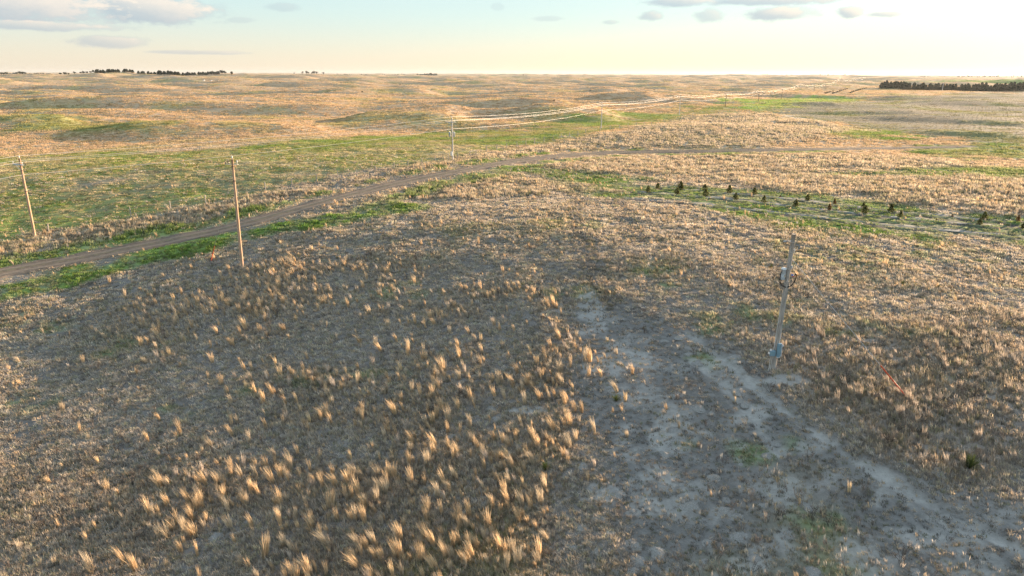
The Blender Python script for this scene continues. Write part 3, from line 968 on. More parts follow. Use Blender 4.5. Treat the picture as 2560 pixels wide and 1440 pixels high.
def scatter_stems():
    """matted dry stems that close the sward near the camera"""
    protos = [blades_mesh('stems_%d' % i, 11, 0.35, 1.0, 0.30, 0.22, 0.085, (-0.18, 0.05), seed=260 + i, droop=0.3) for i in range(8)]
    cl = proto_collection('dry_stems', protos)
    n = 190000
    r = np.exp(rng.uniform(math.log(19), math.log(150), n))
    a = np.radians(rng.uniform(-42, 42, n))
    x, y = r * np.sin(a), r * np.cos(a)
    Z = zones(x, y)
    keep = np.clip(0.62 + 0.75 * Z['n1'] + 0.25 * Z['n3'], 0.12, 1) * (1 - np.maximum.reduce([Z['road'], np.clip(Z['verge'], 0, 1), 0.88 * Z['bare'], Z['strip'], 0.9 * Z['cedar'], 0.8 * Z['pasture'], Z['sand'], 0.7 * np.clip(Z['gspot'], 0, 1), 0.5 * Z['oldtrack']]))
    k = rng.uniform(0, 1, n) < keep * 0.5
    x, y, r = x[k], y[k], r[k]
    Z = {q: v[k] for q, v in Z.items()}
    n = len(x)
    z = h_full(x, y, Z)
    u = rng.uniform(0, 1, (n, 1))
    c = np.tile(np.array([.58, .51, .43]), (n, 1))
    c = np.where(u < .3, np.array([.33, .29, .25]), c)
    c = np.where(u > .86, np.array([.68, .52, .34]), c)
    c = c * rng.uniform(.75, 1.25, (n, 1))
    w = np.clip(0.0062 * r, 0.2, 1.0) * rng.uniform(.7, 1.3, n)
    h = (0.25 + 0.09 * Z['n1']) * rng.uniform(.6, 1.35, n)
    rot = np.stack([rng.normal(0, .12, n), rng.normal(0, .12, n), rng.normal(0, .7, n)], 1)
    scatter('matted_dry_stems', 'matted grey tan dry stems between the larger tufts', 'grass', np.stack([x, y, z], 1), rot, np.stack([w, w, h], 1), rng.integers(0, 8, n), np.clip(c, 0, .8), cl)
scatter_stems()

# ------------------------------------------------------------------ bunchgrass: the largest tufts one by one, the rest as a mass
def zpts(ox, oy, s, pts):
    return [(ox + a / s, oy + c / s) for a, c in pts]
TUFTS = zpts(800, 700, 3.2, [(1720, 130), (1870, 210), (330, 500), (450, 530), (490, 580), (620, 500), (655, 540), (310, 710), (720, 540), (830, 590), (860, 630), (700, 600), (990, 655), (1050, 535), (1130, 530), (1360, 430),
    (1250, 490), (1040, 430), (550, 375), (650, 370), (715, 355), (765, 350), (840, 355), (920, 355), (1130, 625), (1210, 635), (1150, 730), (1300, 600), (1320, 670), (920, 780), (990, 740), (630, 745), (640, 795), (540, 785),
    (300, 830), (330, 910), (400, 920), (740, 905), (890, 950), (740, 975), (650, 965), (670, 1045), (600, 1065), (1120, 810), (1200, 825), (1210, 970), (1420, 840), (1550, 840), (1400, 930), (1480, 935), (1590, 990), (1640, 990),
    (1830, 720), (1930, 735), (2120, 660), (2160, 660), (1870, 830), (1940, 840), (2150, 775), (2250, 780), (980, 1030), (1100, 1035), (1240, 1025), (1040, 1120), (1400, 1210), (1570, 1280), (1720, 1300), (1870, 1340),
    (1820, 1430), (730, 1385), (840, 1290), (2050, 1290), (2200, 1240), (2460, 1250), (350, 1065), (30, 1085), (90, 1150), (1840, 690), (2380, 900), (1960, 1000), (1760, 950), (1840, 960), (1110, 560), (1030, 590), (120, 220), (230, 230), (400, 270), (300, 190), (480, 70), (350, 60)])
TUFTS += zpts(0, 1000, 3.2, [(500, 70), (640, 255), (710, 320), (1280, 160), (1860, 165), (1450, 280), (1620, 430), (1700, 385), (1860, 285), (1280, 450), (1250, 610), (1300, 705), (1370, 680), (1190, 340), (860, 730), (1350, 860),
    (1570, 740), (1650, 690), (1620, 840), (1550, 960), (1650, 975), (1370, 1000), (1520, 1075), (1790, 760), (1830, 885), (1840, 1000), (2020, 1000), (1970, 830), (2250, 835), (2380, 945), (2270, 1050), (1880, 1130), (1450, 1200),
    (1330, 1330), (440, 1310), (740, 1385), (1090, 1375), (775, 1045), (1930, 1330), (2120, 1260), (2190, 1345), (2330, 1385), (2330, 1200), (2500, 1010), (2500, 630), (2330, 545), (1850, 540), (2060, 635), (2130, 225), (1580, 1240), (1000, 1300), (2480, 1380), (2450, 840)])
TUFTS += zpts(0, 600, 3.2, [(1535, 235), (1315, 300), (310, 625), (1510, 360), (1410, 655), (1500, 660), (1245, 735), (1260, 885), (1480, 1000), (1095, 1085), (2015, 1040), (2335, 1085), (1850, 1320), (2115, 1315), (2190, 1250), (500, 1360),
    (160, 990), (350, 755), (850, 795), (1710, 555), (1790, 720), (1970, 715), (2320, 795), (2430, 575), (2140, 650), (1515, 740), (2490, 1055), (2050, 1250), (1000, 470), (1140, 410), (880, 350), (1990, 460), (2240, 390), (2330, 470)])

def proj_np(P):
    q = (np.asarray(P) - np.array([0, 0, CAM_H])) @ CR
    return 1280 + FPX * q[:, 0] / -q[:, 2], 720 - FPX * q[:, 1] / -q[:, 2]

STAND = line((300, 770), (700, 640), (1060, 690), (1420, 760), (1600, 900), (1640, 1060), (1520, 1440), (1000, 1600), (250, 1600), (380, 1250), (560, 1120), (430, 1000), (380, 860))
CORNER = line((-300, 1000), (350, 1010), (560, 1140), (420, 1260), (260, 1600), (-300, 1600))

def build_tufts():
    # individual tufts
    P = np.array([at(*t) for t in TUFTS])
    n0 = len(P)
    # random candidates over the near prairie
    n = 190000
    r = np.sqrt(rng.uniform(15 ** 2, 150 ** 2, n))
    a = np.radians(rng.uniform(-42, 42, n))
    x, y = r * np.sin(a), r * np.cos(a)
    Z = zones(x, y)
    st = sstep(-2, 2, d_poly(x, y, STAND) + 2.5 * Z['n1'])
    cr = sstep(-1, 1, d_poly(x, y, CORNER))
    tanz = np.max([Z[k] for k in ('tanhill', 'tanstrip', 'tanfield', 'tanshoulder', 'tanfence')], axis=0)
    clump = np.clip(0.55 + 1.1 * Z['n1'] + 0.5 * Z['n2'], 0.06, 1.6)
    dens = 1.3 * clump + 4.6 * st * clump + 1.6 * tanz + 0.45 * Z['brushy'] + 0.1 * Z['pasture']
    dens = dens * (1 - np.maximum.reduce([Z['road'], np.clip(Z['verge'], 0, 1), 0.9 * Z['bare'], Z['strip'], 0.75 * Z['cedar'], 0.8 * Z['pasture'], Z['sand'], 0.5 * cr]))
    area = math.radians(84) / 2 * (150 ** 2 - 15 ** 2)
    k = rng.uniform(0, 1, n) < dens * area / n
    x, y = x[k], y[k]
    Z = {q: v[k] for q, v in Z.items()}
    st, tanz = st[k], tanz[k]
    n = len(x)
    h = rng.gamma(4.5, 0.092, n) * (0.8 + 0.45 * st + 0.35 * tanz + 0.45 * Z['brushy'])
    h = np.clip(h, 0.16, 0.95)
    z = h_full(x, y, Z)
    size = h / Z['r']
    px, py = proj_np(np.stack([x, y, z], 1))
    vis = (px > 0) & (px < 2560) & (py > 0) & (py < 1440)
    order = np.argsort(-size * vis * (Z['brushy'] < 0.3))
    solo = order[:max(0, 296 - n0)]
    XY = np.vstack([P, np.stack([x[solo], y[solo]], 1)])
    hh = np.concatenate([np.clip(rng.gamma(12, 0.072, n0), .38, 1.25), h[solo] * 1.15])
    zz = h_full(XY[:, 0], XY[:, 1])
    protos = [blades_mesh('bunchgrass_tuft', 90, 0.3, 1.0, 0.07 + 0.016 * (i % 4), 0.09, 0.016, (-0.15 - 0.07 * (i % 3), 0.02 + 0.05 * (i % 2)), M['straw' if i % 5 in (1, 3) else 'tuft'], 0.25, 400 + i, 1.35) for i in range(10)]
    px, py = proj_np(np.column_stack([XY, zz]))
    for i in range(len(XY)):
        pi = int(rng.integers(0, 10))
        look = ('pale straw' if pi % 5 in (1, 3) else 'golden') + (' tall' if hh[i] > 0.85 else (' low' if hh[i] < 0.6 else ''))
        o = obj('bunchgrass_tuft', protos[pi])
        o.location = (XY[i, 0], XY[i, 1], zz[i] - 0.01)
        o.rotation_euler = (rng.normal(0, 0.10), rng.normal(-0.03, 0.10), rng.normal(0, 0.4))
        s = float(hh[i])
        o.scale = (s * rng.uniform(0.65, 1.5), s * rng.uniform(0.65, 1.5), s)
        if py[i] > 1150:
            w = 'at the bottom edge of the picture' if px[i] > 350 else 'in the weedy bottom left corner'
        elif px[i] > 1430:
            w = 'near the bare sandy tracks'
        elif py[i] > 900:
            w = 'in the middle of the dense golden stand'
        elif py[i] > 700:
            w = 'in the upper part of the golden stand'
        else:
            w = 'in the upper prairie nearer the dirt road'
        tag(o, look + ' dry bunchgrass tuft leaning left, ' + w, 'grass tuft', look + ' bunchgrass tufts ' + w)
    rest = np.ones(n, bool)
    rest[solo] = False
    x, y, z, h = x[rest], y[rest], z[rest], h[rest]
    n = len(x)
    Z = {q: v[rest] for q, v in Z.items()}
    c = np.tile(SRC['gold'] * 1.05, (n, 1))
    u = rng.uniform(0, 1, (n, 1))
    c = np.where(u < 0.35, SRC['dry'] * 1.1, c)
    c = np.where(u > 0.85, SRC['brush'] * 1.5, c)
    c = lerp(c, SRC['brush'] * 1.35, Z['brushy'] * 0.85)
    c = c * rng.uniform(0.8, 1.15, (n, 1))
    s = h * rng.uniform(0.7, 1.25, n)
    rot = np.stack([rng.normal(0, .1, n), rng.normal(-.03, .1, n), rng.normal(0, 0.4, n)], 1)
    scatter('dry_bunchgrass', 'smaller dry tan bunchgrass spread over the prairie', 'grass', np.stack([x, y, z], 1), rot, np.stack([s, s, h], 1), rng.integers(0, 8, n), np.clip(c, 0, .8), coll_tuft)
build_tufts()

def stalks_mesh(seed):
    g = np.random.default_rng(seed)
    b = MB()
    for i in range(7):
        x, y = g.normal(0, 0.10, 2)
        h = g.uniform(0.5, 1.0)
        tx, ty = x + g.normal(-0.15, 0.22), y + g.normal(0.05, 0.2)
        b.tube([(x, y, -0.03), ((x + tx) / 2 + .02, (y + ty) / 2, h * .55), (tx, ty, h)], [0.012, 0.010, 0.006], 3, False)
        for k in range(3):
            f = g.uniform(0.45, 0.95)
            p = Vector((x + (tx - x) * f, y + (ty - y) * f, h * f))
            q = p + Vector((g.normal(0, 0.13), g.normal(0, 0.13), g.uniform(0.05, 0.18)))
            b.tube([p, q], [0.008, 0.012], 3, False)
    me = b.mesh('weed_stalks', M['grass'])
    return me
coll_weed = proto_collection('weed_stalks', [stalks_mesh(500 + i) for i in range(6)])
def build_weeds(n=30000):
    r = np.sqrt(rng.uniform(15 ** 2, 75 ** 2, n))
    a = np.radians(rng.uniform(-42, 42, n))
    x, y = r * np.sin(a), r * np.cos(a)
    Z = zones(x, y)
    cr = sstep(-3, 3, d_poly(x, y, CORNER))
    dens = 0.30 * np.clip(0.4 + 1.3 * Z['n1'], 0, 1.4) + 0.8 * cr + 0.5 * Z['brushy'] + 0.15 * Z['bare']
    dens = dens * (1 - np.maximum.reduce([Z['road'], np.clip(Z['verge'], 0, 1), Z['strip'], Z['sand'], Z['pasture']]))
    k = rng.uniform(0, 1, n) < dens * math.radians(84) / 2 * (75 ** 2 - 15 ** 2) / n
    x, y = x[k], y[k]
    n = len(x)
    z = h_full(x, y)
    c = np.array([0.24, 0.20, 0.17]) * rng.uniform(0.5, 1.9, (n, 1))
    h = rng.uniform(0.3, 0.75, n)
    rot = np.stack([rng.normal(0, .12, n), rng.normal(0, .12, n), rng.uniform(0, 6.28, n)], 1)
    scatter('dead_weed_stalks', 'thin grey brown dead weed stalks among the grass', 'weeds', np.stack([x, y, z], 1), rot, np.stack([h, h, h], 1), rng.integers(0, 6, n), np.clip(c, 0, .8), coll_weed)
build_weeds()

# ------------------------------------------------------------------ sand mounds thrown up by burrowing animals
MOUNDS = zpts(1400, 1000, 2.207, [(1120, 215), (1140, 245), (1215, 240), (660, 218), (635, 155), (725, 92), (765, 42), (840, 68), (1245, 92), (580, 300), (690, 460), (850, 430), (920, 545), (980, 640), (930, 610), (1130, 580), (1355, 580),
    (1265, 740), (1720, 660), (1700, 755), (1805, 705), (290, 740), (230, 655), (120, 700), (400, 790), (545, 835), (330, 520), (400, 620), (510, 610), (720, 580), (800, 890), (945, 920), (1085, 870), (415, 940), (300, 930), (130, 360),
    (2120, 715), (1915, 345), (2210, 690), (1960, 945), (2090, 390), (1400, 955), (85, 820), (205, 830), (440, 880), (830, 780), (1000, 745), (1150, 300), (1000, 350), (580, 480), (200, 480)])
MOUNDS += zpts(1400, 700, 3.2, [(1500, 985), (1430, 885), (1110, 655), (1050, 590), (970, 460), (1310, 545), (1410, 615), (840, 485), (1110, 1020), (910, 1190), (960, 1270), (700, 1000), (560, 650)])
MOUNDS += zpts(800, 700, 3.2, [(1060, 1250), (1380, 1020), (1430, 1110), (1200, 1310), (1880, 890)]) + zpts(0, 1000, 3.2, [(1720, 1070), (2380, 210)])
def build_mounds():
    meshes = []
    for i in range(7):
        g = np.random.default_rng(600 + i)
        nr, na = 7, 18
        V = [(0, 0, 1.0)]
        for q in range(1, nr + 1):
            f = q / nr
            for k in range(na):
                w = 2 * math.pi * k / na
                rr = f * (1 + 0.16 * math.sin(2 * w + i) + 0.10 * math.sin(3 * w + 2 * i) + g.normal(0, 0.02))
                hh = (math.cos(f * math.pi) * 0.5 + 0.5) ** 0.8 * (1 + g.normal(0, 0.07)) - (0.25 if q == nr else 0)
                V.append((rr * math.cos(w), rr * math.sin(w), hh))
        T = [(0, 1 + k, 1 + (k + 1) % na) for k in range(na)]
        Q = [(1 + (q - 1) * na + k, 1 + q * na + k, 1 + q * na + (k + 1) % na, 1 + (q - 1) * na + (k + 1) % na) for q in range(1, nr) for k in range(na)]
        meshes.append(np_mesh('sand_mound', V, Q, T, M['sand'], True))
    for i, (px, py) in enumerate(MOUNDS):
        p = at(px, py)
        o = obj('sand_mound', meshes[i % 7])
        o.location = (p[0], p[1], hz(*p) - 0.03)
        w = rng.uniform(0.28, 0.62)
        o.scale = (w, w * rng.uniform(0.7, 1.0), w * rng.uniform(0.16, 0.27))
        o.rotation_euler = (0, 0, rng.uniform(0, 6.28))
        q = 'left of the wheel ruts' if px < 1760 and py < 1150 else ('beside the upper end of the wheel ruts' if py < 1010 else ('on the bare ground at the bottom right' if px > 1700 else 'among the tufts at the bottom middle'))
        tag(o, 'small rounded pale sand mound ' + q, 'sand mound', 'sand mounds ' + q)
build_mounds()

# ------------------------------------------------------------------ yucca
def yucca_mesh(n, seed):
    g = np.random.default_rng(seed)
    V, Q, T = [], [], []
    for i in range(n):
        a, e = g.uniform(0, 6.28), g.uniform(0.25, 1.45)
        L = g.uniform(0.75, 1.0)
        d = np.array([math.cos(a) * math.cos(e), math.sin(a) * math.cos(e), math.sin(e)])
        s = np.array([-math.sin(a), math.cos(a), 0]) * 0.022
        o = len(V)
        p0, p1, p2 = d * 0.03, d * L * 0.55 + np.array([0, 0, 0.02]), d * L + np.array([0, 0, -0.04 * (1 - e / 1.5)])
        V += [p0 - s * .7, p0 + s * .7, p1 - s, p1 + s, p2]
        Q.append((o, o + 1, o + 3, o + 2))
        T.append((o + 2, o + 3, o + 4))
    return np_mesh('leaf_rosette', V, Q, T, M['yucca'])
for i, (px, py, s, lab) in enumerate([(2425, 1165, 0.95, 'large green yucca by itself in the brown grass at the right edge'), (1362, 1178, 0.6, 'small spiky green yucca at the right edge of the golden stand'),
        (2255, 714, 0.55, 'small dark yucca in the sunlit grass right of the grey pole'), (2345, 724, 0.5, 'small yucca farther right of the grey pole, rightmost of a pair'), (1928, 668, 0.6, 'small yucca just behind the grey pole'),
        (1540, 1003, 0.55, 'low yucca clump left of the sandy wheel ruts')]):
    p = at(px, py)
    t = thing('yucca_plant', (p[0], p[1], hz(*p)), lab, 'yucca', 'yucca plants')
    o = obj('leaf_rosette', yucca_mesh(90, 700 + i), t)
    o.scale = (s * .8, s * .8, s)
    b = MB()
    b.tube([(0, 0, -0.05), (0.01, 0, 0.05), (0, 0.01, 0.14 * s)], [0.05, 0.06, 0.03], 7)
    b.build('stem', M['bark'], t)

# ------------------------------------------------------------------ trees
def cedar_crown(h, w, n, seed, mat, base=0.04, leaf=0.10, shape=0.9):
    g = np.random.default_rng(seed)
    f = g.uniform(0, 1, n) ** 0.75                      # 0 = bottom of crown
    lump = 1 + 0.22 * np.sin(f * 9 + seed) 
    rr = w / 2 * np.minimum(1, (f + 0.08) * 6) * (1 - f) ** shape * lump * np.sqrt(g.uniform(0.15, 1, n))
    a = g.uniform(0, 6.28, n)
    rr = rr * (1 + 0.2 * np.sin(3 * a + seed * 1.7 + f * 5))
    P = np.stack([rr * np.cos(a), rr * np.sin(a), h * (base + (1 - base) * f)], 1)
    u = g.normal(0, 1, (n, 3)); u[:, 2] += 0.9
    u /= np.linalg.norm(u, axis=1)[:, None]
    s = np.cross(u, g.normal(0, 1, (n, 3)))
    s /= np.linalg.norm(s, axis=1)[:, None]
    L = leaf * g.uniform(0.6, 1.4, (n, 1))
    V = np.stack([P - s * L * .32, P + s * L * .32, P + u * L + s * L * .1, P + u * L * 0.6 - s * L * .4], 1).reshape(-1, 3)
    o = np.arange(n) * 4
    me = np_mesh('crown', V, np.stack([o, o + 1, o + 2, o + 3], 1), None, mat)
    t = me.attributes.new('shadeless_variation', 'FLOAT', 'POINT')
    t.data.foreach_set('value', np.repeat(g.uniform(0, 1, n), 4).astype(np.float32))
    return me

def trunk_mesh(h, r0, lean=0.0, forks=0):
    b = MB()
    b.tube([(0, 0, -0.25 * r0 - 0.1), (0.02 * h * lean, 0, h * .3), (0.05 * h * lean, 0.01 * h, h * .65), (0.06 * h * lean, 0, h * .92)], [r0, r0 * .75, r0 * .45, r0 * .12], 7)
    for k in range(forks):
        a = 2.4 * k
        b.tube([(0, 0, h * (.25 + .08 * k)), (math.cos(a) * h * .16, math.sin(a) * h * .16, h * (.42 + .08 * k)), (math.cos(a) * h * .24, math.sin(a) * h * .24, h * (.62 + .08 * k))], [r0 * .5, r0 * .3, r0 * .1], 5)
    return b.mesh('trunk', M['bark'])

CR_SMALL = [cedar_crown(1, 0.95, 460, 800 + i, M['cedar'], 0.03, 0.14, 0.68) for i in range(5)]
CR_RUST = [cedar_crown(1, 0.72, 300, 820 + i, M['cedar_rust'], 0.03, 0.15) for i in range(2)]
TR_SMALL = trunk_mesh(0.8, 0.04)
ORD = ['first', 'second', 'third', 'fourth', 'fifth', 'sixth', 'seventh', 'eighth', 'ninth', 'tenth', 'eleventh', 'twelfth', 'thirteenth', 'fourteenth', 'fifteenth', 'sixteenth', 'seventeenth', 'eighteenth', 'nineteenth', 'twentieth',
       'twenty-first', 'twenty-second', 'twenty-third', 'twenty-fourth', 'twenty-fifth', 'twenty-sixth', 'twenty-seventh', 'twenty-eighth']
ROWS = {'far': [(348, 68, 100, 0), (488, 66, 106, 0), (632, 80, 112, 0), (780, 88, 127, 0), (931, 102, 138, 0), (1088, 141, 152, 1), (1252, 141, 175, 0), (1415, 166, 196, 1), (1588, 195, 225, 0), (1757, 200, 241, 0), (2127, 258, 271, 1), (2318, 248, 287, 0), (2522, 268, 302, 1)],
        'near': [(290, 90, 125, 0), (465, 101, 137, 0), (637, 110, 148, 0), (818, 133, 168, 0), (988, 150, 186, 0), (1180, 173, 210, 0), (1383, 198, 232, 1), (1598, 210, 252, 0), (1813, 241, 275, 0), (2030, 285, 297, 1), (2290, 288, 322, 0), (2552, 312, 340, 0)]}
for row, L in ROWS.items():
    for i, (zx, zt, zb, rust) in enumerate(L):
        px, py = 1500 + zx / 2.415, 430 + zb / 2.415
        p = at(px, py)
        h = (zb - zt) / 2.415 * math.hypot(p[0] * .3, p[1]) / FPX * 1.15
        kind = 'rusty brown' if rust else 'dark green'
        small = ' tiny' if h < 0.45 else ''
        t = thing('young_cedar', (p[0], p[1], hz(*p)), '%s%s young cedar, %s from the left in the %s row' % (kind, small, ORD[i], row), 'cedar tree', 'young cedars in the planting', rng.uniform(0, 6.28))
        w = 1.0 if h > 0.5 else 1.6
        o = obj('crown', (CR_RUST if rust else CR_SMALL)[i % (2 if rust else 5)], t)
        o.scale = (h * w, h * w, h)
        o = obj('trunk', TR_SMALL, t)
        o.scale = (h, h, h)

# taller trees of the shelterbelts
EV = [cedar_crown(1, 0.62, 380, 840 + i, M['evergreen'], 0.02, 0.16, 0.62) for i in range(5)]
EV_TR = trunk_mesh(0.85, 0.025)
def round_crown(seed, mat, n=380):
    g = np.random.default_rng(seed)
    cs = [(g.normal(0, .16), g.normal(0, .16), g.uniform(.42, .8), g.uniform(.13, .24)) for _ in range(9)]
    P = []
    for i in range(n):
        c = cs[i % 9]
        v = g.normal(0, 1, 3)
        v = v / np.linalg.norm(v) * c[3] * g.uniform(.5, 1) ** .5
        P.append((c[0] + v[0], c[1] + v[1], c[2] + v[2]))
    P = np.array(P)
    u = g.normal(0, 1, (n, 3)); u /= np.linalg.norm(u, axis=1)[:, None]
    s = np.cross(u, g.normal(0, 1, (n, 3))); s /= np.linalg.norm(s, axis=1)[:, None]
    L = 0.11
    V = np.stack([P - s * L * .4, P + s * L * .4, P + u * L + s * L * .2, P + u * L * .8 - s * L * .3], 1).reshape(-1, 3)
    o = np.arange(n) * 4
    me = np_mesh('crown', V, np.stack([o, o + 1, o + 2, o + 3], 1), None, mat)
    return me
RO = [round_crown(860 + i, M['evergreen']) for i in range(4)]
BA = [round_crown(870 + i, M['bare_tree'], 160) for i in range(3)]
RO_TR = trunk_mesh(0.8, 0.03, 1.0, 4)

def far_xy(px, y):
    """point on the vertical plane of a picture column at ground distance y"""
    d = ray(px, 190)
    return np.array([d[0] / d[1] * y, y])

def crest(px, y0, y1):
    """distance at which the ground stands highest against the sky in a picture column"""
    y = np.linspace(y0, y1, 60)
    d = ray(px, 190)
    x = d[0] / d[1] * y
    e = (h_base(x, y) + 5 - CAM_H) / np.hypot(x, y)
    e = e + (h_base(x, y) - CAM_H) / np.hypot(x, y)
    return float(y[int(np.argmax(e))])

def tree(name, px, y, h, crowns, trunk, label, group, w=1.0, cat='tree', xy=None):
    p = far_xy(px, y) if xy is None else xy
    t = thing(name, (p[0], p[1], float(h_base(*p)) - 0.1), label, cat, group, rng.uniform(0, 6.28))
    o = obj('crown', crowns[int(rng.integers(0, len(crowns)))], t)
    o.scale = (h * w, h * w, h)
    o = obj('trunk', trunk, t)
    o.scale = (h, h, h)
    return t

# right shelterbelt: dark evergreens in two blocks and a few farther back
for i in range(26):
    px = 2206 + 74 * (i % 13 + rng.uniform(-.3, .3)) / 12
    y = (930 if i < 13 else 950) + rng.uniform(-4, 4) - (px - 2206) * 0.9
    tree('evergreen_tree', px, y, rng.uniform(6.0, 8.6), EV, EV_TR, 'dense dark evergreen in the left block of the right hand shelterbelt', 'evergreens of the left shelterbelt block', 1.05)
for i in range(84):
    px = 2292 + 300 * (i % 42 + rng.uniform(-.35, .35)) / 41
    y = (845 if i < 42 else 862) + rng.uniform(-4, 4) - (px - 2292) * 0.22
    tree('evergreen_tree', px, y, rng.uniform(4.4, 9.0), EV, EV_TR, 'dense dark evergreen in the long right block of the shelterbelt', 'evergreens of the long shelterbelt block', 1.05)
for i, px in enumerate((2230, 2238, 2246, 2255, 2262)):
    tree('evergreen_tree', px, 1150, rng.uniform(8, 9.5), EV, EV_TR, 'dark evergreen in the small clump behind the shelterbelt', 'evergreens of the small clump behind', 0.9)
# short rows of shrubs in the field before the shelterbelt
for rx, ry in ((2064, 234.5), (2081, 235), (2099, 229), (2125, 233), (2147, 227)):
    for k in range(5):
        p = at(rx + k * 4.4, ry - k * 1.35)
        tree('shelter_shrub', 0, 0, rng.uniform(1.3, 1.9), RO, RO_TR, 'low brown shrub in the short slanting rows before the shelterbelt', 'shrubs in short slanting rows', 1.5, 'shrub', p)
# left windbreak on the horizon
for i in range(74):
    px = 243 + 305 * (i % 37 + rng.uniform(-.4, .4)) / 36
    tree('windbreak_tree', px, crest(px, 1250, 1750) + (12 if i >= 37 else 0) + rng.uniform(-6, 6), rng.uniform(5.0, 6.6), EV, EV_TR, 'dark tree in the long windbreak on the left horizon', 'trees of the left horizon windbreak', 1.9)
for px in (245, 282, 297, 318, 327, 372, 388, 402, 440, 460, 527):
    tree('windbreak_tree', px, crest(px, 1250, 1750) + 8, rng.uniform(7, 9.5), RO, RO_TR, 'taller round crowned tree rising above the left horizon windbreak', 'taller trees of the left windbreak', 0.9)
for i, px in enumerate((536, 545, 556, 563, 579)):
    tree('windbreak_tree', px, crest(px, 1250, 1750) - 10, rng.uniform(8, 9.5), RO, RO_TR, ('round olive green tree at the right end of the windbreak' if px < 570 else 'single round tree standing apart at the right end of the windbreak'), 'round trees at the right end of the windbreak' if px < 570 else None, 1.2)
for px in (4, 10, 16, 42, 50, 57, 64, 152, 163, 172, 188, 203, 211, 219, 228, 236):
    tree('windbreak_tree', px, crest(px, 1300, 2000), rng.uniform(4, 7), RO, RO_TR, 'small dark tree scattered along the far left horizon', 'scattered trees on the far left horizon', 1.3)
for px in (736, 757, 768, 772, 781, 786, 792, 809):
    tree('farm_tree', px, crest(px, 2400, 3400), rng.uniform(9, 16), RO if px in (768, 772, 781, 786) else BA, RO_TR, 'small distant tree of the horizon farmstead left of the power line', 'trees of the horizon farmstead', 0.9)
# small dark shrubs dotted over the far pasture
for i, (px, py) in enumerate([(108, 232), (1635, 226), (700, 208), (905, 231), (1108, 233), (1475, 228), (1660, 214), (1510, 220), (1385, 252), (1560, 216), (1000, 212), (880, 219)]):
    p = at(px, py)
    tree('pasture_shrub', 0, 0, rng.uniform(0.7, 1.2), RO, RO_TR, 'lone dark shrub dotting the open far pasture', 'dark shrubs on the far pasture', 1.5, 'shrub', p)

def far_wood(name, label, spans, y0, hmin, hmax, n):
    """far woods that read as one mass"""
    V, Q = [], []
    for i in range(n):
        a, c = spans[int(rng.integers(0, len(spans)))]
        px = rng.uniform(a, c)
        y = y0 * rng.uniform(0.97, 1.03)
        p = far_xy(px, y)
        z = float(h_base(*p))
        h = rng.uniform(hmin, hmax)
        for k in range(4):
            w = rng.uniform(2, 5)
            ang = rng.uniform(0, 3.14)
            dx, dy = math.cos(ang) * w, math.sin(ang) * w
            ox, oy = rng.normal(0, 4, 2)
            zz = z + h * rng.uniform(0.2, 0.7)
            o = len(V)
            hh = h * rng.uniform(.25, .4)
            V += [(p[0] + ox - dx, p[1] + oy - dy, zz - hh), (p[0] + ox + dx, p[1] + oy + dy, zz - hh), (p[0] + ox + dx * .7, p[1] + oy + dy * .7, zz + hh), (p[0] + ox - dx * .6, p[1] + oy - dy * .6, zz + hh * .8)]
            Q.append((o, o + 1, o + 2, o + 3))
    tag(obj(name, np_mesh(name, V, Q, None, M['evergreen'])), label, 'woods', None, 'stuff')
far_wood('distant_woods', 'low distant woods in bands along the horizon', [(20, 130), (842, 940), (955, 1015), (1045, 1092), (1900, 2000), (2020, 2150), (2290, 2580)], 4200, 5, 12, 800)

# ------------------------------------------------------------------ fence
FENCE_BASE = [(-60, 615), (122, 581), (328, 543), (427, 526), (515, 509), (594, 492), (664, 477), (730, 465), (792, 456), (845, 449), (893, 441), (940, 432), (985, 424), (1020, 418), (1055, 411), (1088, 405), (1121, 400), (1144, 396)]
FENCE_B2 = [(1175, 391), (1190, 389), (1216, 381), (1242, 375), (1267, 371), (1292, 368), (1315, 364), (1336, 360), (1360, 356), (1382, 351), (1403, 346), (1424, 343), (1445, 340), (1464, 335), (1500, 330)]
def build_fence(bases, label, extend=0):
    P = [at(*q) for q in bases]
    if extend:
        d = LDIR
        p = P[-1].copy()
        for k in range(extend):
            p = p + d * 8.0
            P.append(p.copy())
    z0 = hz(*P[0])
    t = thing('wire_fence', (P[0][0], P[0][1], z0), label, 'fence')
    org = Vector((P[0][0], P[0][1], z0))
    tops = []
    for i, p in enumerate(P):
        z = hz(*p)
        h = rng.uniform(1.15, 1.4)
        lx, ly = rng.normal(0, 0.05, 2)
        b = MB()
        r0 = rng.uniform(0.075, 0.11)
        c = Vector((p[0], p[1], z)) - org
        b.tube([c + Vector((0, 0, -0.3)), c + Vector((lx * .4, ly * .4, h * .5)), c + Vector((lx, ly, h))], [r0, r0 * .95, r0 * .85], 7)
        b.build('post', M['post'], t)
        tops.append((c, lx, ly, h))
    for f in (0.35, 0.6, 0.8, 0.95):
        b = MB()
        pts = []
        for i, (c, lx, ly, h) in enumerate(tops):
            q = c + Vector((lx * f, ly * f, h * f))
            if i:
                pts.append((pts[-1] + q) / 2 + Vector((0, 0, -0.03)))
            pts.append(q)
        b.tube(pts, 0.006, 3, False)
        b.build('wire', M['thin_wire'], t)
    return t, P, org
build_fence(FENCE_BASE, 'barbed wire fence with grey wood posts left of the farm pole')
ft, FP, forg = build_fence(FENCE_B2, 'barbed wire fence with grey posts running away right of the farm pole', 26)
# corner brace of the second fence
b = MB()
pa, pb = FP[0], FP[1]
va = Vector((pa[0], pa[1], hz(*pa) + 1.12)) - forg
vb = Vector((pb[0], pb[1], hz(*pb) + 1.12)) - forg
b.tube([va, vb], 0.06, 7)
b.build('brace_rail', M['rail'], ft)

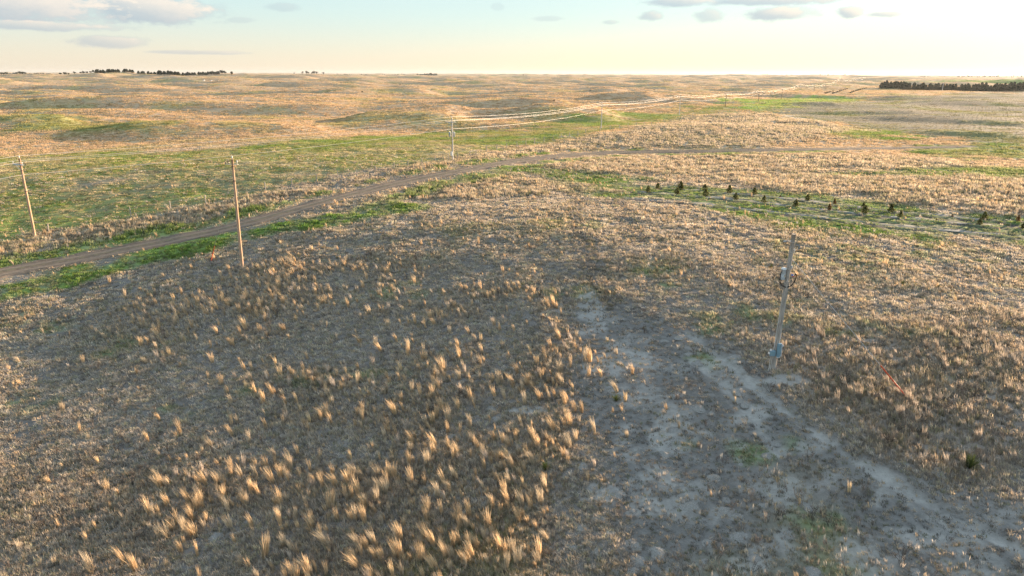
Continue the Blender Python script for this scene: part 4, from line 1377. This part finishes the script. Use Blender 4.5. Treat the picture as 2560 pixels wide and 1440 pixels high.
# ------------------------------------------------------------------ power line
def insulator(b, p, s=1.0):
    b.lathe(p, [(0, .018 * s), (.10 * s, .018 * s), (.10 * s, .05 * s), (.14 * s, .06 * s), (.16 * s, .035 * s), (.18 * s, .055 * s), (.22 * s, .05 * s), (.26 * s, .025 * s)], 8)

def shaft(h, r0, r1, lean=(0, 0)):
    b = MB()
    n = 9
    P, rad = [], []
    for i in range(n):
        f = i / (n - 1)
        P.append((lean[0] * f, lean[1] * f, -0.35 + (h + 0.35) * f))
        rad.append((r0 + (r1 - r0) * f) * (1 + 0.02 * math.sin(i * 2.1)))
    b.tube(P, rad, 14)
    return b

ARM_RZ = math.atan2(-LDIR[0], LDIR[1])      # crossarm square to the line
def height_to(p, py, lo=7.0, hi=13.0):
    """pole height that brings its top to a picture row"""
    z = hz(*p)
    for _ in range(30):
        m = (lo + hi) / 2
        if project((p[0], p[1], z + m))[1] > py:
            lo = m
        else:
            hi = m
    return m

def line_pole(p, h, wood, label, detail=True, equip=False, lean=(0, 0)):
    z = hz(*p)
    t = thing('utility_pole', (p[0], p[1], z), label, 'utility pole', 'poles of the power line across the prairie')
    shaft(h, 0.165, 0.12, lean).build('pole', M[wood], t, True)
    lx, ly = lean
    e = Vector((LDIR[1], -LDIR[0], 0))      # to the right of the line
    arm_z = h - 0.72
    o = Vector((lx, ly, 0))
    ends = [o + e * -1.25 + Vector((0, 0, arm_z)), o + e * 0.75 + Vector((0, 0, arm_z))]
    b = MB()
    mid = (ends[0] + ends[1]) / 2
    fw = Vector((LDIR[0], LDIR[1], 0)) * -0.165
    b.rbox(mid + fw, (2.15, 0.10, 0.125), 0.012, ARM_RZ)
    arm = b.build('crossarm', M['arm'], t)
    pts = [o + Vector((0, 0, h + 0.32)), ends[0] + fw + Vector((0, 0, 0.34)), ends[1] + fw + Vector((0, 0, 0.34)), o + e * 0.16 + Vector((0, 0, h - 1.95))]
    if detail:
        for q in (ends[0] + fw, ends[1] + fw):
            bi = MB()
            insulator(bi, q + Vector((0, 0, 0.06)))
            bi.build('insulator', M['porcelain'], arm, True)
        bi = MB()
        insulator(bi, o + Vector((0, 0, h - 0.01)), 1.2)
        bi.build('insulator', M['porcelain'], t, True)
        bi = MB()
        bi.tube([o + e * 0.08 + Vector((0, 0, h - 1.95)), o + e * 0.17 + Vector((0, 0, h - 1.95))], [0.04, 0.045], 8)
        bi.build('neutral_spool', M['brown_glaze'], t, True)
        for s in (-1, 1):
            bb = MB()
            bb.tube([o + e * (0.62 * s - .1) + fw + Vector((0, 0, arm_z - .05)), o + e * (.1 * s) + fw * .8 + Vector((0, 0, arm_z - 0.62))], 0.017, 5)
            bb.build('arm_brace', M['steel'], t)
        for zb in (arm_z - 0.75, h - 1.95, h - 4.0):
            bb = MB()
            bb.lathe((lx * zb / h, ly * zb / h, zb), [(-.035, .135), (-.035, .148), (.035, .148), (.035, .135)], 14)
            bb.build('band', M['dark_wood'], t)
    if equip:
        # transformer cans, drop cable and meter cabinet of the farm service pole
        for s, a in ((-1, 'l'), (0.9, 'r')):
            bb = MB()
            c = e * (0.52 * s) + fw * 0.6 + Vector((0, 0, h - 3.5))
            bb.lathe(c, [(0, .12), (.03, .21), (.78, .21), (.80, .23), (.86, .22), (.92, .12)], 14)
            cn = bb.build('transformer_can', M['can'], t, True)
            bb = MB()
            bb.lathe(c + Vector((0, 0, .9)), [(0, .04), (.1, .055), (.14, .03), (.18, .05), (.24, .02)], 8)
            bb.build('bushing', M['porcelain'], cn, True)
        bb = MB()
        bb.rbox(fw * 1.5 + e * -0.1 + Vector((0, 0, 1.25)), (0.36, 0.24, 0.8), 0.02, ARM_RZ)
        mb = bb.build('meter_cabinet', M['can'], t)
        bb = MB()
        bb.lathe(fw * 2.4 + e * -0.1 + Vector((0, 0, 1.3)), [(0, .09), (.06, .1), (.16, .1), (.2, .06)], 12)
        bb.build('meter', M['porcelain'], mb, True)
        bb = MB()
        bb.tube([fw * 0.95 + e * -0.05 + Vector((0, 0, 1.6)), fw * 0.85 + e * -0.05 + Vector((0, 0, h - 3.6))], 0.03, 6)
        bb.build('conduit', M['dark_wood'], t)
    return t, [Vector((p[0], p[1], z)) + q for q in pts]

def on_line(px):
    d = ray(px, 190)
    a = np.array([d[0], d[1]])
    # LINE0 + s*LDIR = k*a
    s, k = np.linalg.solve(np.array([[LDIR[0], -a[0]], [LDIR[1], -a[1]]]), -LINE0)
    return LINE0 + LDIR * s

line_px = [(88, 396, 'new_wood'), (1132, 296, 'pale_wood'), (1508, 259, 'pale_wood'), (1705, 238, 'pale_wood'), (1820, 237, 'dark_wood'), (1902, 229, 'dark_wood'), (1960, 222, 'dark_wood'), (2004, 209, 'pale_wood'),
           (2040, 213, 'dark_wood'), (2067, 208, 'dark_wood'), (2092, 203, 'pale_wood')]
POLE_LABELS = ['orange brown utility pole with grey crossarm at the left edge', 'pale utility pole carrying grey transformer cans and a meter cabinet beside the fence', 'pale grey utility pole with crossarm behind the tan grassy rise, next after the transformer pole',
               'pale utility pole above the green pasture strip, fourth along the line', 'dark thin utility pole, fifth along the line', 'darkest utility pole left of the crop field corner, sixth along the line', 'thin dark utility pole, seventh along the line',
               'tall pale utility pole at the first peak of the wires, eighth along the line', 'thin distant utility pole, ninth along the line', 'thin distant utility pole, tenth along the line', 'distant pale utility pole at the last peak before the wires dip away']
prev = LINE0 - LDIR * 82
POLES = [(prev, 9.0, 'new_wood', 'orange brown utility pole with crossarm just outside the left edge')]
for (px, h, wd), lb in zip(line_px, POLE_LABELS):
    q = at(88, 594) if px == 88 else (at(1132, 401) if px == 1132 else on_line(px))
    POLES.append((q, height_to(q, h), wd, lb))
last = POLES[-1][0]
for k in range(1, 12):
    POLES.append((last + LDIR * 95 * k, 9.5, 'dark_wood', 'very distant utility pole, %s along the line near the horizon' % ORD[10 + k]))
ATT = []
for i, (p, h, wd, lb) in enumerate(POLES):
    t, pts = line_pole(p, h, wd, lb, detail=i < 8, equip=(i == 2))
    ATT.append(pts)
for w, nm in enumerate(('topmost conductor on the pole tops', 'conductor on the left end of the crossarms', 'conductor on the right end of the crossarms', 'lowest conductor below the crossarms')):
    b = MB()
    P, rad = [], []
    for a, c in zip(ATT[:-1], ATT[1:]):
        a, c = a[w], c[w]
        L = (c - a).length
        sag = 0.8 * (L / 88) ** 2
        for k in range(12):
            f = k / 12
            q = a.lerp(c, f)
            q.z -= sag * 4 * f * (1 - f)
            P.append(q)
            rad.append(0.0155 + 0.000005 * min(900, math.hypot(q.x, q.y)))
    P.append(ATT[-1][w])
    rad.append(rad[-1])
    b.tube(P, rad, 6, False)
    tag(b.build('power_line_wire', M['wire'], None, True), nm + ' of the power line', 'wire', 'conductors of the power line')

# the tap pole with its guy wire, near side of the road
pB = at(606, 673)
zB = hz(*pB)
hB = height_to(pB, 399, 7, 15)
t = thing('utility_pole', (pB[0], pB[1], zB), 'tall orange brown utility pole with small insulators standing alone near side of the dirt road', 'utility pole')
leanB = (0.12, 0.25)
shaft(hB, 0.165, 0.11, leanB).build('pole', M['new_wood'], t, True)
for q, mt in (((0.12, 0.25, hB), 'porcelain'), ((0.62, 0.15, hB - 0.42), 'porcelain'), ((-0.30, 0.30, hB - 0.5), 'brown_glaze'), ((-0.62, 0.35, hB - 0.55), 'brown_glaze')):
    b = MB()
    insulator(b, q, 1.3)
    b.build('insulator', M[mt], t, True)
b = MB()
b.box((0.0, 0.26, hB - 0.5), (1.4, 0.06, 0.06), -0.15)
b.build('bracket', M['steel'], t)
for zb in (hB - 0.7, hB - 2.1, hB - 2.2):
    b = MB()
    b.lathe((leanB[0] * zb / hB, leanB[1] * zb / hB, zb), [(-.03, .12), (-.03, .15), (.03, .15), (.03, .12)], 12)
    b.build('band', M['dark_wood'], t)
b = MB()
b.tube([(0.06, -0.13, hB - 3.4), (0.0, -0.16, 0.2)], 0.012, 5)
b.build('ground_wire', M['thin_wire'], t)

def guy(top, anchor, guard, label, cat='guy wire', r=0.016):
    """steel guy with a coloured guard on its lower part"""
    t = thing('guy_wire', tuple(anchor), label, cat)
    a, c = Vector((0, 0, 0)), Vector(top) - Vector(anchor)
    b = MB()
    b.tube([a, c], r, 5, False)
    b.build('strand', M['steel'], t)
    b = MB()
    g = c.normalized() * guard
    b.tube([a + c.normalized() * 0.12, a + g], [0.042, 0.042], 8)
    b.build('guard', M['orange_plastic'], t, True)
    b = MB()
    b.tube([a + Vector((0, 0, -0.2)) - c.normalized() * 0.15, a + c.normalized() * 0.14], 0.014, 6)
    b.build('anchor_rod', M['steel'], t)
aB = at(527, 655)
guy((pB[0] + leanB[0], pB[1] + leanB[1], zB + hB - 0.9), (aB[0], aB[1], hz(*aB)), 2.1, 'thin guy wire with orange guard left of the tall lone pole')

# ------------------------------------------------------------------ weathered service pole at the right
pR = at(1932, 922)
zR = hz(*pR)
hR = 8.45
sR = height_to(pR, 585, 6, 13) / hR
leanR = (0.28, 0.0)
t = thing('service_pole', (pR[0], pR[1], zR), 'weathered grey service pole with electrical boxes and coiled black cable beside the sandy track', 'utility pole')
shaft(hR, 0.155, 0.118, leanR).build('pole', M['old_wood'], t, True)
cx = lambda z: leanR[0] * z / hR
t.scale = (sR, sR, sR)
# end bracket with small strain insulator
b = MB()
b.tube([(cx(8.05) - .05, -0.05, 8.05), (cx(8.05) - 0.42, -0.02, 8.04)], 0.018, 6)
br = b.build('top_bracket', M['steel'], t)
b = MB()
b.tube([(cx(8.05) - .40, -0.02, 8.04), (cx(8.05) - 0.47, -0.02, 8.03), (cx(8.05) - 0.55, -0.02, 8.01)], [0.025, 0.05, 0.025], 8)
b.build('insulator', M['can'], br, True)
for zb, s in ((7.35, 1), (6.35, 1)):
    b = MB()
    insulator(b, (cx(zb) + 0.17, -0.03, zb), 0.9)
    b.build('insulator', M['porcelain' if zb > 7 else 'can'], t, True)
    b = MB()
    b.tube([(cx(zb) + 0.05, -0.03, zb + .02), (cx(zb) + 0.19, -0.03, zb + .02)], 0.014, 5)
    b.build('bracket', M['steel'], t)
for zb in (7.98, 7.4, 6.4, 5.5):
    b = MB()
    b.lathe((cx(zb), 0, zb), [(-.02, .09), (-.02, .14), (.02, .14), (.02, .09)], 14)
    b.build('band', M['steel'], t)
# service can on the left
b = MB()
b.lathe((cx(6) - 0.27, -0.04, 5.72), [(0, .10), (.02, .125), (.25, .13), (.27, .115), (.40, .115), (.42, .13), (.62, .135), (.64, .15), (.70, .15), (.73, .10)], 16)
cn = b.build('transformer_can', M['can'], t, True)
b = MB()
b.lathe((cx(6) - 0.27, -0.04, 6.36), [(0, .155), (.05, .158), (.09, .12), (.10, .02)], 16)
b.build('lid', M['white_paint'], cn, True)
b = MB()
b.rbox((cx(6) - 0.22, -0.19, 5.98), (0.09, 0.06, 0.10), 0.01)
b.build('tag_plate', M['rail'], cn)
b = MB()
b.tube([(cx(6) - .15, -.02, 6.1), (cx(6) - .02, -.02, 6.1)], 0.03, 6)
b.build('bracket', M['steel'], cn)
# connectors on the right
for (dx, zb, mt, sz) in ((0.24, 6.02, 'blue_plastic', .11), (0.33, 5.93, 'red_plastic', .08), (0.34, 5.98, 'white_paint', .07)):
    b = MB()
    b.rbox((cx(6) + dx, -0.06, zb), (sz, 0.08, sz * .75), 0.012)
    b.build('connector', M[mt], t)
b = MB()
b.rbox((cx(5.5) - .02, -0.14, 5.62), (0.12, 0.07, 0.14), 0.012)
b.build('clamp', M['steel'], t)
# hanging loop of cable
def loop_pts(dr, dz):
    c = Vector((cx(5.8) - 0.02, -0.17, 5.92 + dz))
    P = []
    for k in range(25):
        w = math.radians(160 + 225 * k / 24)
        P.append(c + Vector((math.cos(w) * (0.45 + dr), -0.06 * math.sin(w), math.sin(w) * (0.62 + dr) + (0.1 if k < 4 else 0))))
    P = [Vector((cx(6) - 0.30, -0.12, 6.32)), Vector((cx(6) - 0.42, -0.15, 6.36))] + P + [Vector((cx(6) + 0.36, -0.08, 5.95))]
    return P
for dr, dz in ((0, 0), (0.03, -0.02)):
    b = MB()
    b.tube(loop_pts(dr, dz), 0.017, 6)
    b.build('cable_loop', M['black'], t, True)
# conduit down the left of the pole, two more below the box
b = MB()
b.tube([(cx(6) - 0.13, -0.05, 5.7), (cx(3) - 0.14, -0.06, 3), (cx(1.2) - 0.15, -0.08, 1.25)], 0.022, 7)
b.build('conduit', M['pale_wood'], t, True)
b = MB()
b.tube([(cx(6) + 0.10, -0.09, 5.6), (cx(3) + 0.115, -0.08, 3), (cx(1.9) + 0.12, -0.10, 1.95)], 0.016, 7)
b.build('conduit', M['can'], t, True)
for dx in (-0.20, -0.29):
    b = MB()
    b.tube([(dx, -0.13, 1.0), (dx + .01, -0.13, 0.45), (dx - .01, -0.14, -0.25)], 0.024, 7)
    b.build('conduit', M['pale_wood'], t, True)
# small box at the left with knockout hubs, tall disconnect at the right
b = MB()
b.rbox((-0.21, -0.20, 1.14), (0.33, 0.16, 0.36), 0.02)
bx_ = b.build('junction_box', M['meter'], t)
for q in ((-0.33, -0.20, 1.30), (-0.42, -0.20, 1.10)):
    b = MB()
    b.lathe(q, [(0, .05), (.03, .06), (.10, .06), (.12, .04)], 10)
    b.build('conduit_hub', M['white_paint'], bx_, True)
b = MB()
b.rbox((0.16, -0.22, 1.36), (0.27, 0.18, 0.86), 0.025, 0.55)
dc = b.build('disconnect_box', M['meter'], t)
b = MB()
b.rbox((0.245, -0.19, 1.36), (0.07, 0.20, 0.80), 0.015, 0.55)
b.build('side_cover', M['can'], dc)
b = MB()
b.rbox((0.34, -0.20, 1.62), (0.10, 0.11, 0.14), 0.015, 0.55)
hd = b.build('switch_handle', M['can'], dc)
b = MB()
b.rbox((0.33, -0.21, 1.73), (0.05, 0.05, 0.05), 0.008)
b.build('handle_grip', M['red_plastic'], hd)
b = MB()
b.rbox((0.14, -0.23, 0.90), (0.22, 0.14, 0.06), 0.012, 0.55)
b.build('bottom_flange', M['can'], dc)

aR = at(2271, 998)
guy((pR[0] + (cx(7.0) + 0.08) * sR, pR[1], zR + 7.0 * sR), (aR[0], aR[1], hz(*aR)), 2.35, 'guy wire with red orange guard right of the weathered service pole')

# ------------------------------------------------------------------ small things in the distance
def grain_bin(px, y):
    p = far_xy(px, y)
    t = thing('grain_bin', (p[0], p[1], float(h_base(*p))), 'tiny white grain bin on the horizon beside the blue roofed shed', 'grain bin')
    b = MB()
    b.lathe((0, 0, 0), [(-.5, 4), (0, 4), (7, 4)], 16)
    b.build('wall', M['white_paint'], t, True)
    b = MB()
    b.lathe((0, 0, 6.9), [(0, 4.2), (.15, 4.2), (2.6, .6), (2.9, .5), (3.0, .05)], 16)
    b.build('roof', M['white_paint'], t, True)
    b = MB()
    b.box((0, -4.02, 1.1), (1.2, .12, 2.2))
    b.build('door', M['steel'], t)
grain_bin(1029, 3000)
p = far_xy(1021, 3010)
t = thing('farm_shed', (p[0], p[1], float(h_base(*p))), 'long low shed with blue metal roof on the horizon', 'shed')
b = MB(); b.box((0, 0, 2), (18, 10, 4.5)); b.build('wall', M['white_paint'], t)
b = MB()
b.add([(-9.4, -5.5, 4), (9.4, -5.5, 4), (9.4, 0, 6.6), (-9.4, 0, 6.6), (-9.4, 5.5, 4), (9.4, 5.5, 4)], [(0, 1, 2, 3), (3, 2, 5, 4), (0, 3, 4), (1, 5, 2), (0, 4, 5, 1)])
b.build('roof', M['roof_blue'], t)
b = MB(); b.box((3, -5.06, 1.8), (3.5, .14, 3.6)); b.build('door', M['can'], t)
# windmill on the skyline
p = far_xy(1308, 2300)
t = thing('windmill', (p[0], p[1], float(h_base(*p))), 'tiny windmill tower on the skyline near the middle', 'windmill')
b = MB()
for sx in (-1, 1):
    for sy in (-1, 1):
        b.tube([(sx * 1.3, sy * 1.3, -.3), (sx * .15, sy * .15, 9)], [.16, .12], 5)
for z in (2, 4, 6):
    w = 1.3 * (1 - z / 9.6)
    b.tube([(-w, -w, z), (w, -w, z), (w, w, z), (-w, w, z), (-w, -w, z)], .08, 4)
b.build('tower', M['dark_wood'], t)
b = MB()
for k in range(12):
    a = 2 * math.pi * k / 12
    b.tube([(math.cos(a) * .3, -.5, 9.2 + math.sin(a) * .3), (math.cos(a) * 1.6, -.5, 9.2 + math.sin(a) * 1.6)], [.08, .3], 4)
b.build('wheel', M['dark_wood'], t)
b = MB(); b.box((0, 1.6, 9.2), (.08, 1.6, .9)); b.tube([(0, -.4, 9.2), (0, 1.2, 9.2)], .07, 5); b.build('tail_vane', M['dark_wood'], t)
# pale pole before the shelterbelt
p = far_xy(2362, 812)
t = thing('field_pole', (p[0], p[1], float(h_base(*p))), 'thin pale pole standing in front of the right shelterbelt', 'pole')
shaft(9.5, .22, .16).build('pole', M['white_paint'], t, True)
b = MB(); b.rbox((0, -.2, 8.9), (1.8, .12, .14), .02); b.build('crossarm', M['white_paint'], t)
# stock tanks and a thin pole in the green patch on the left
for i, (px, w) in enumerate(((508, 3.0), (526, 3.4), (541, 4.0))):
    p = far_xy(px, 1000)
    t = thing('stock_tank', (p[0], p[1], float(h_base(*p))), 'small %s stock tank in the green patch below the windbreak, %s from left' % ('white' if i < 2 else 'dark', ORD[i]), 'stock tank', 'stock tanks in the far green patch')
    b = MB()
    b.lathe((0, 0, -.3), [(0, w / 2), (1.1, w / 2), (1.1, w / 2 - .1), (.9, w / 2 - .12)], 14)
    b.build('wall', M['white_paint' if i < 2 else 'dark_wood'], t, True)
    b = MB()
    b.lathe((0, 0, -.3), [(1.07, w / 2 + .06), (1.16, w / 2 + .06)], 14)
    b.build('rim', M['steel'], t, True)
p = far_xy(547, 1003)
t = thing('field_pole', (p[0], p[1], float(h_base(*p))), 'thin pole beside the stock tanks below the windbreak', 'pole')
shaft(6.0, .16, .1).build('pole', M['old_wood'], t, True)
b = MB(); b.rbox((0, -.15, 5.6), (.7, .12, .3), .02); b.build('head', M['steel'], t)

# dead branches on the ground
for i, (px, py, L, lab) in enumerate([(1672, 800, 1.7, 'forked dead branch on the dark weedy patch above the sandy tracks'), (1640, 875, .9, 'short pale dead stick near the top of the sandy tracks'), (430, 1055, 1.5, 'thin pale dead branch lying in the left foreground grass'),
        (510, 1080, 1.6, 'bleached leaning twig right of the thin branch in the left foreground'), (300, 1270, 1.6, 'long pale stick lying in the bottom left grass'), (775, 1330, 1.2, 'pale stick lying among the bottom tufts')]):
    p = at(px, py)
    o_ = MB()
    a = rng.uniform(-.4, .4)
    d = Vector((math.cos(a), math.sin(a), 0.16))
    g = random.Random(900 + i)
    o_.tube([Vector((0, 0, .03)), d * L * .5 + Vector((0, .06, .02)), d * L], [.022, .016, .006], 5)
    for k in range(4):
        f = .3 + .17 * k
        q = d * L * f
        o_.tube([q, q + Vector((g.uniform(-.1, .35), g.uniform(-.35, .35), g.uniform(.05, .3)))], [.011, .004], 4)
    me = o_.mesh('dead_branch', M['stick'])
    o = obj('dead_branch', me)
    o.location = (p[0], p[1], hz(*p) + .05)
    tag(o, lab, 'branch')

# ------------------------------------------------------------------ air
def build_haze():
    b = MB()
    b.box((0, 0, 12.0), (19600, 19600, 76))
    m, nb, out = new_mat('pale_evening_haze')
    v = nb.n.new('ShaderNodeVolumePrincipled')
    v.inputs['Color'].default_value = (0.86, 0.93, 1.0, 1)
    v.inputs['Density'].default_value = 0.00003
    v.inputs['Anisotropy'].default_value = 0.35
    nb.l.new(v.outputs[0], out.inputs['Volume'])
    o = b.build('haze', m)
    tag(o, 'thin pale evening haze over the whole prairie', 'haze', None, 'stuff')
build_haze()
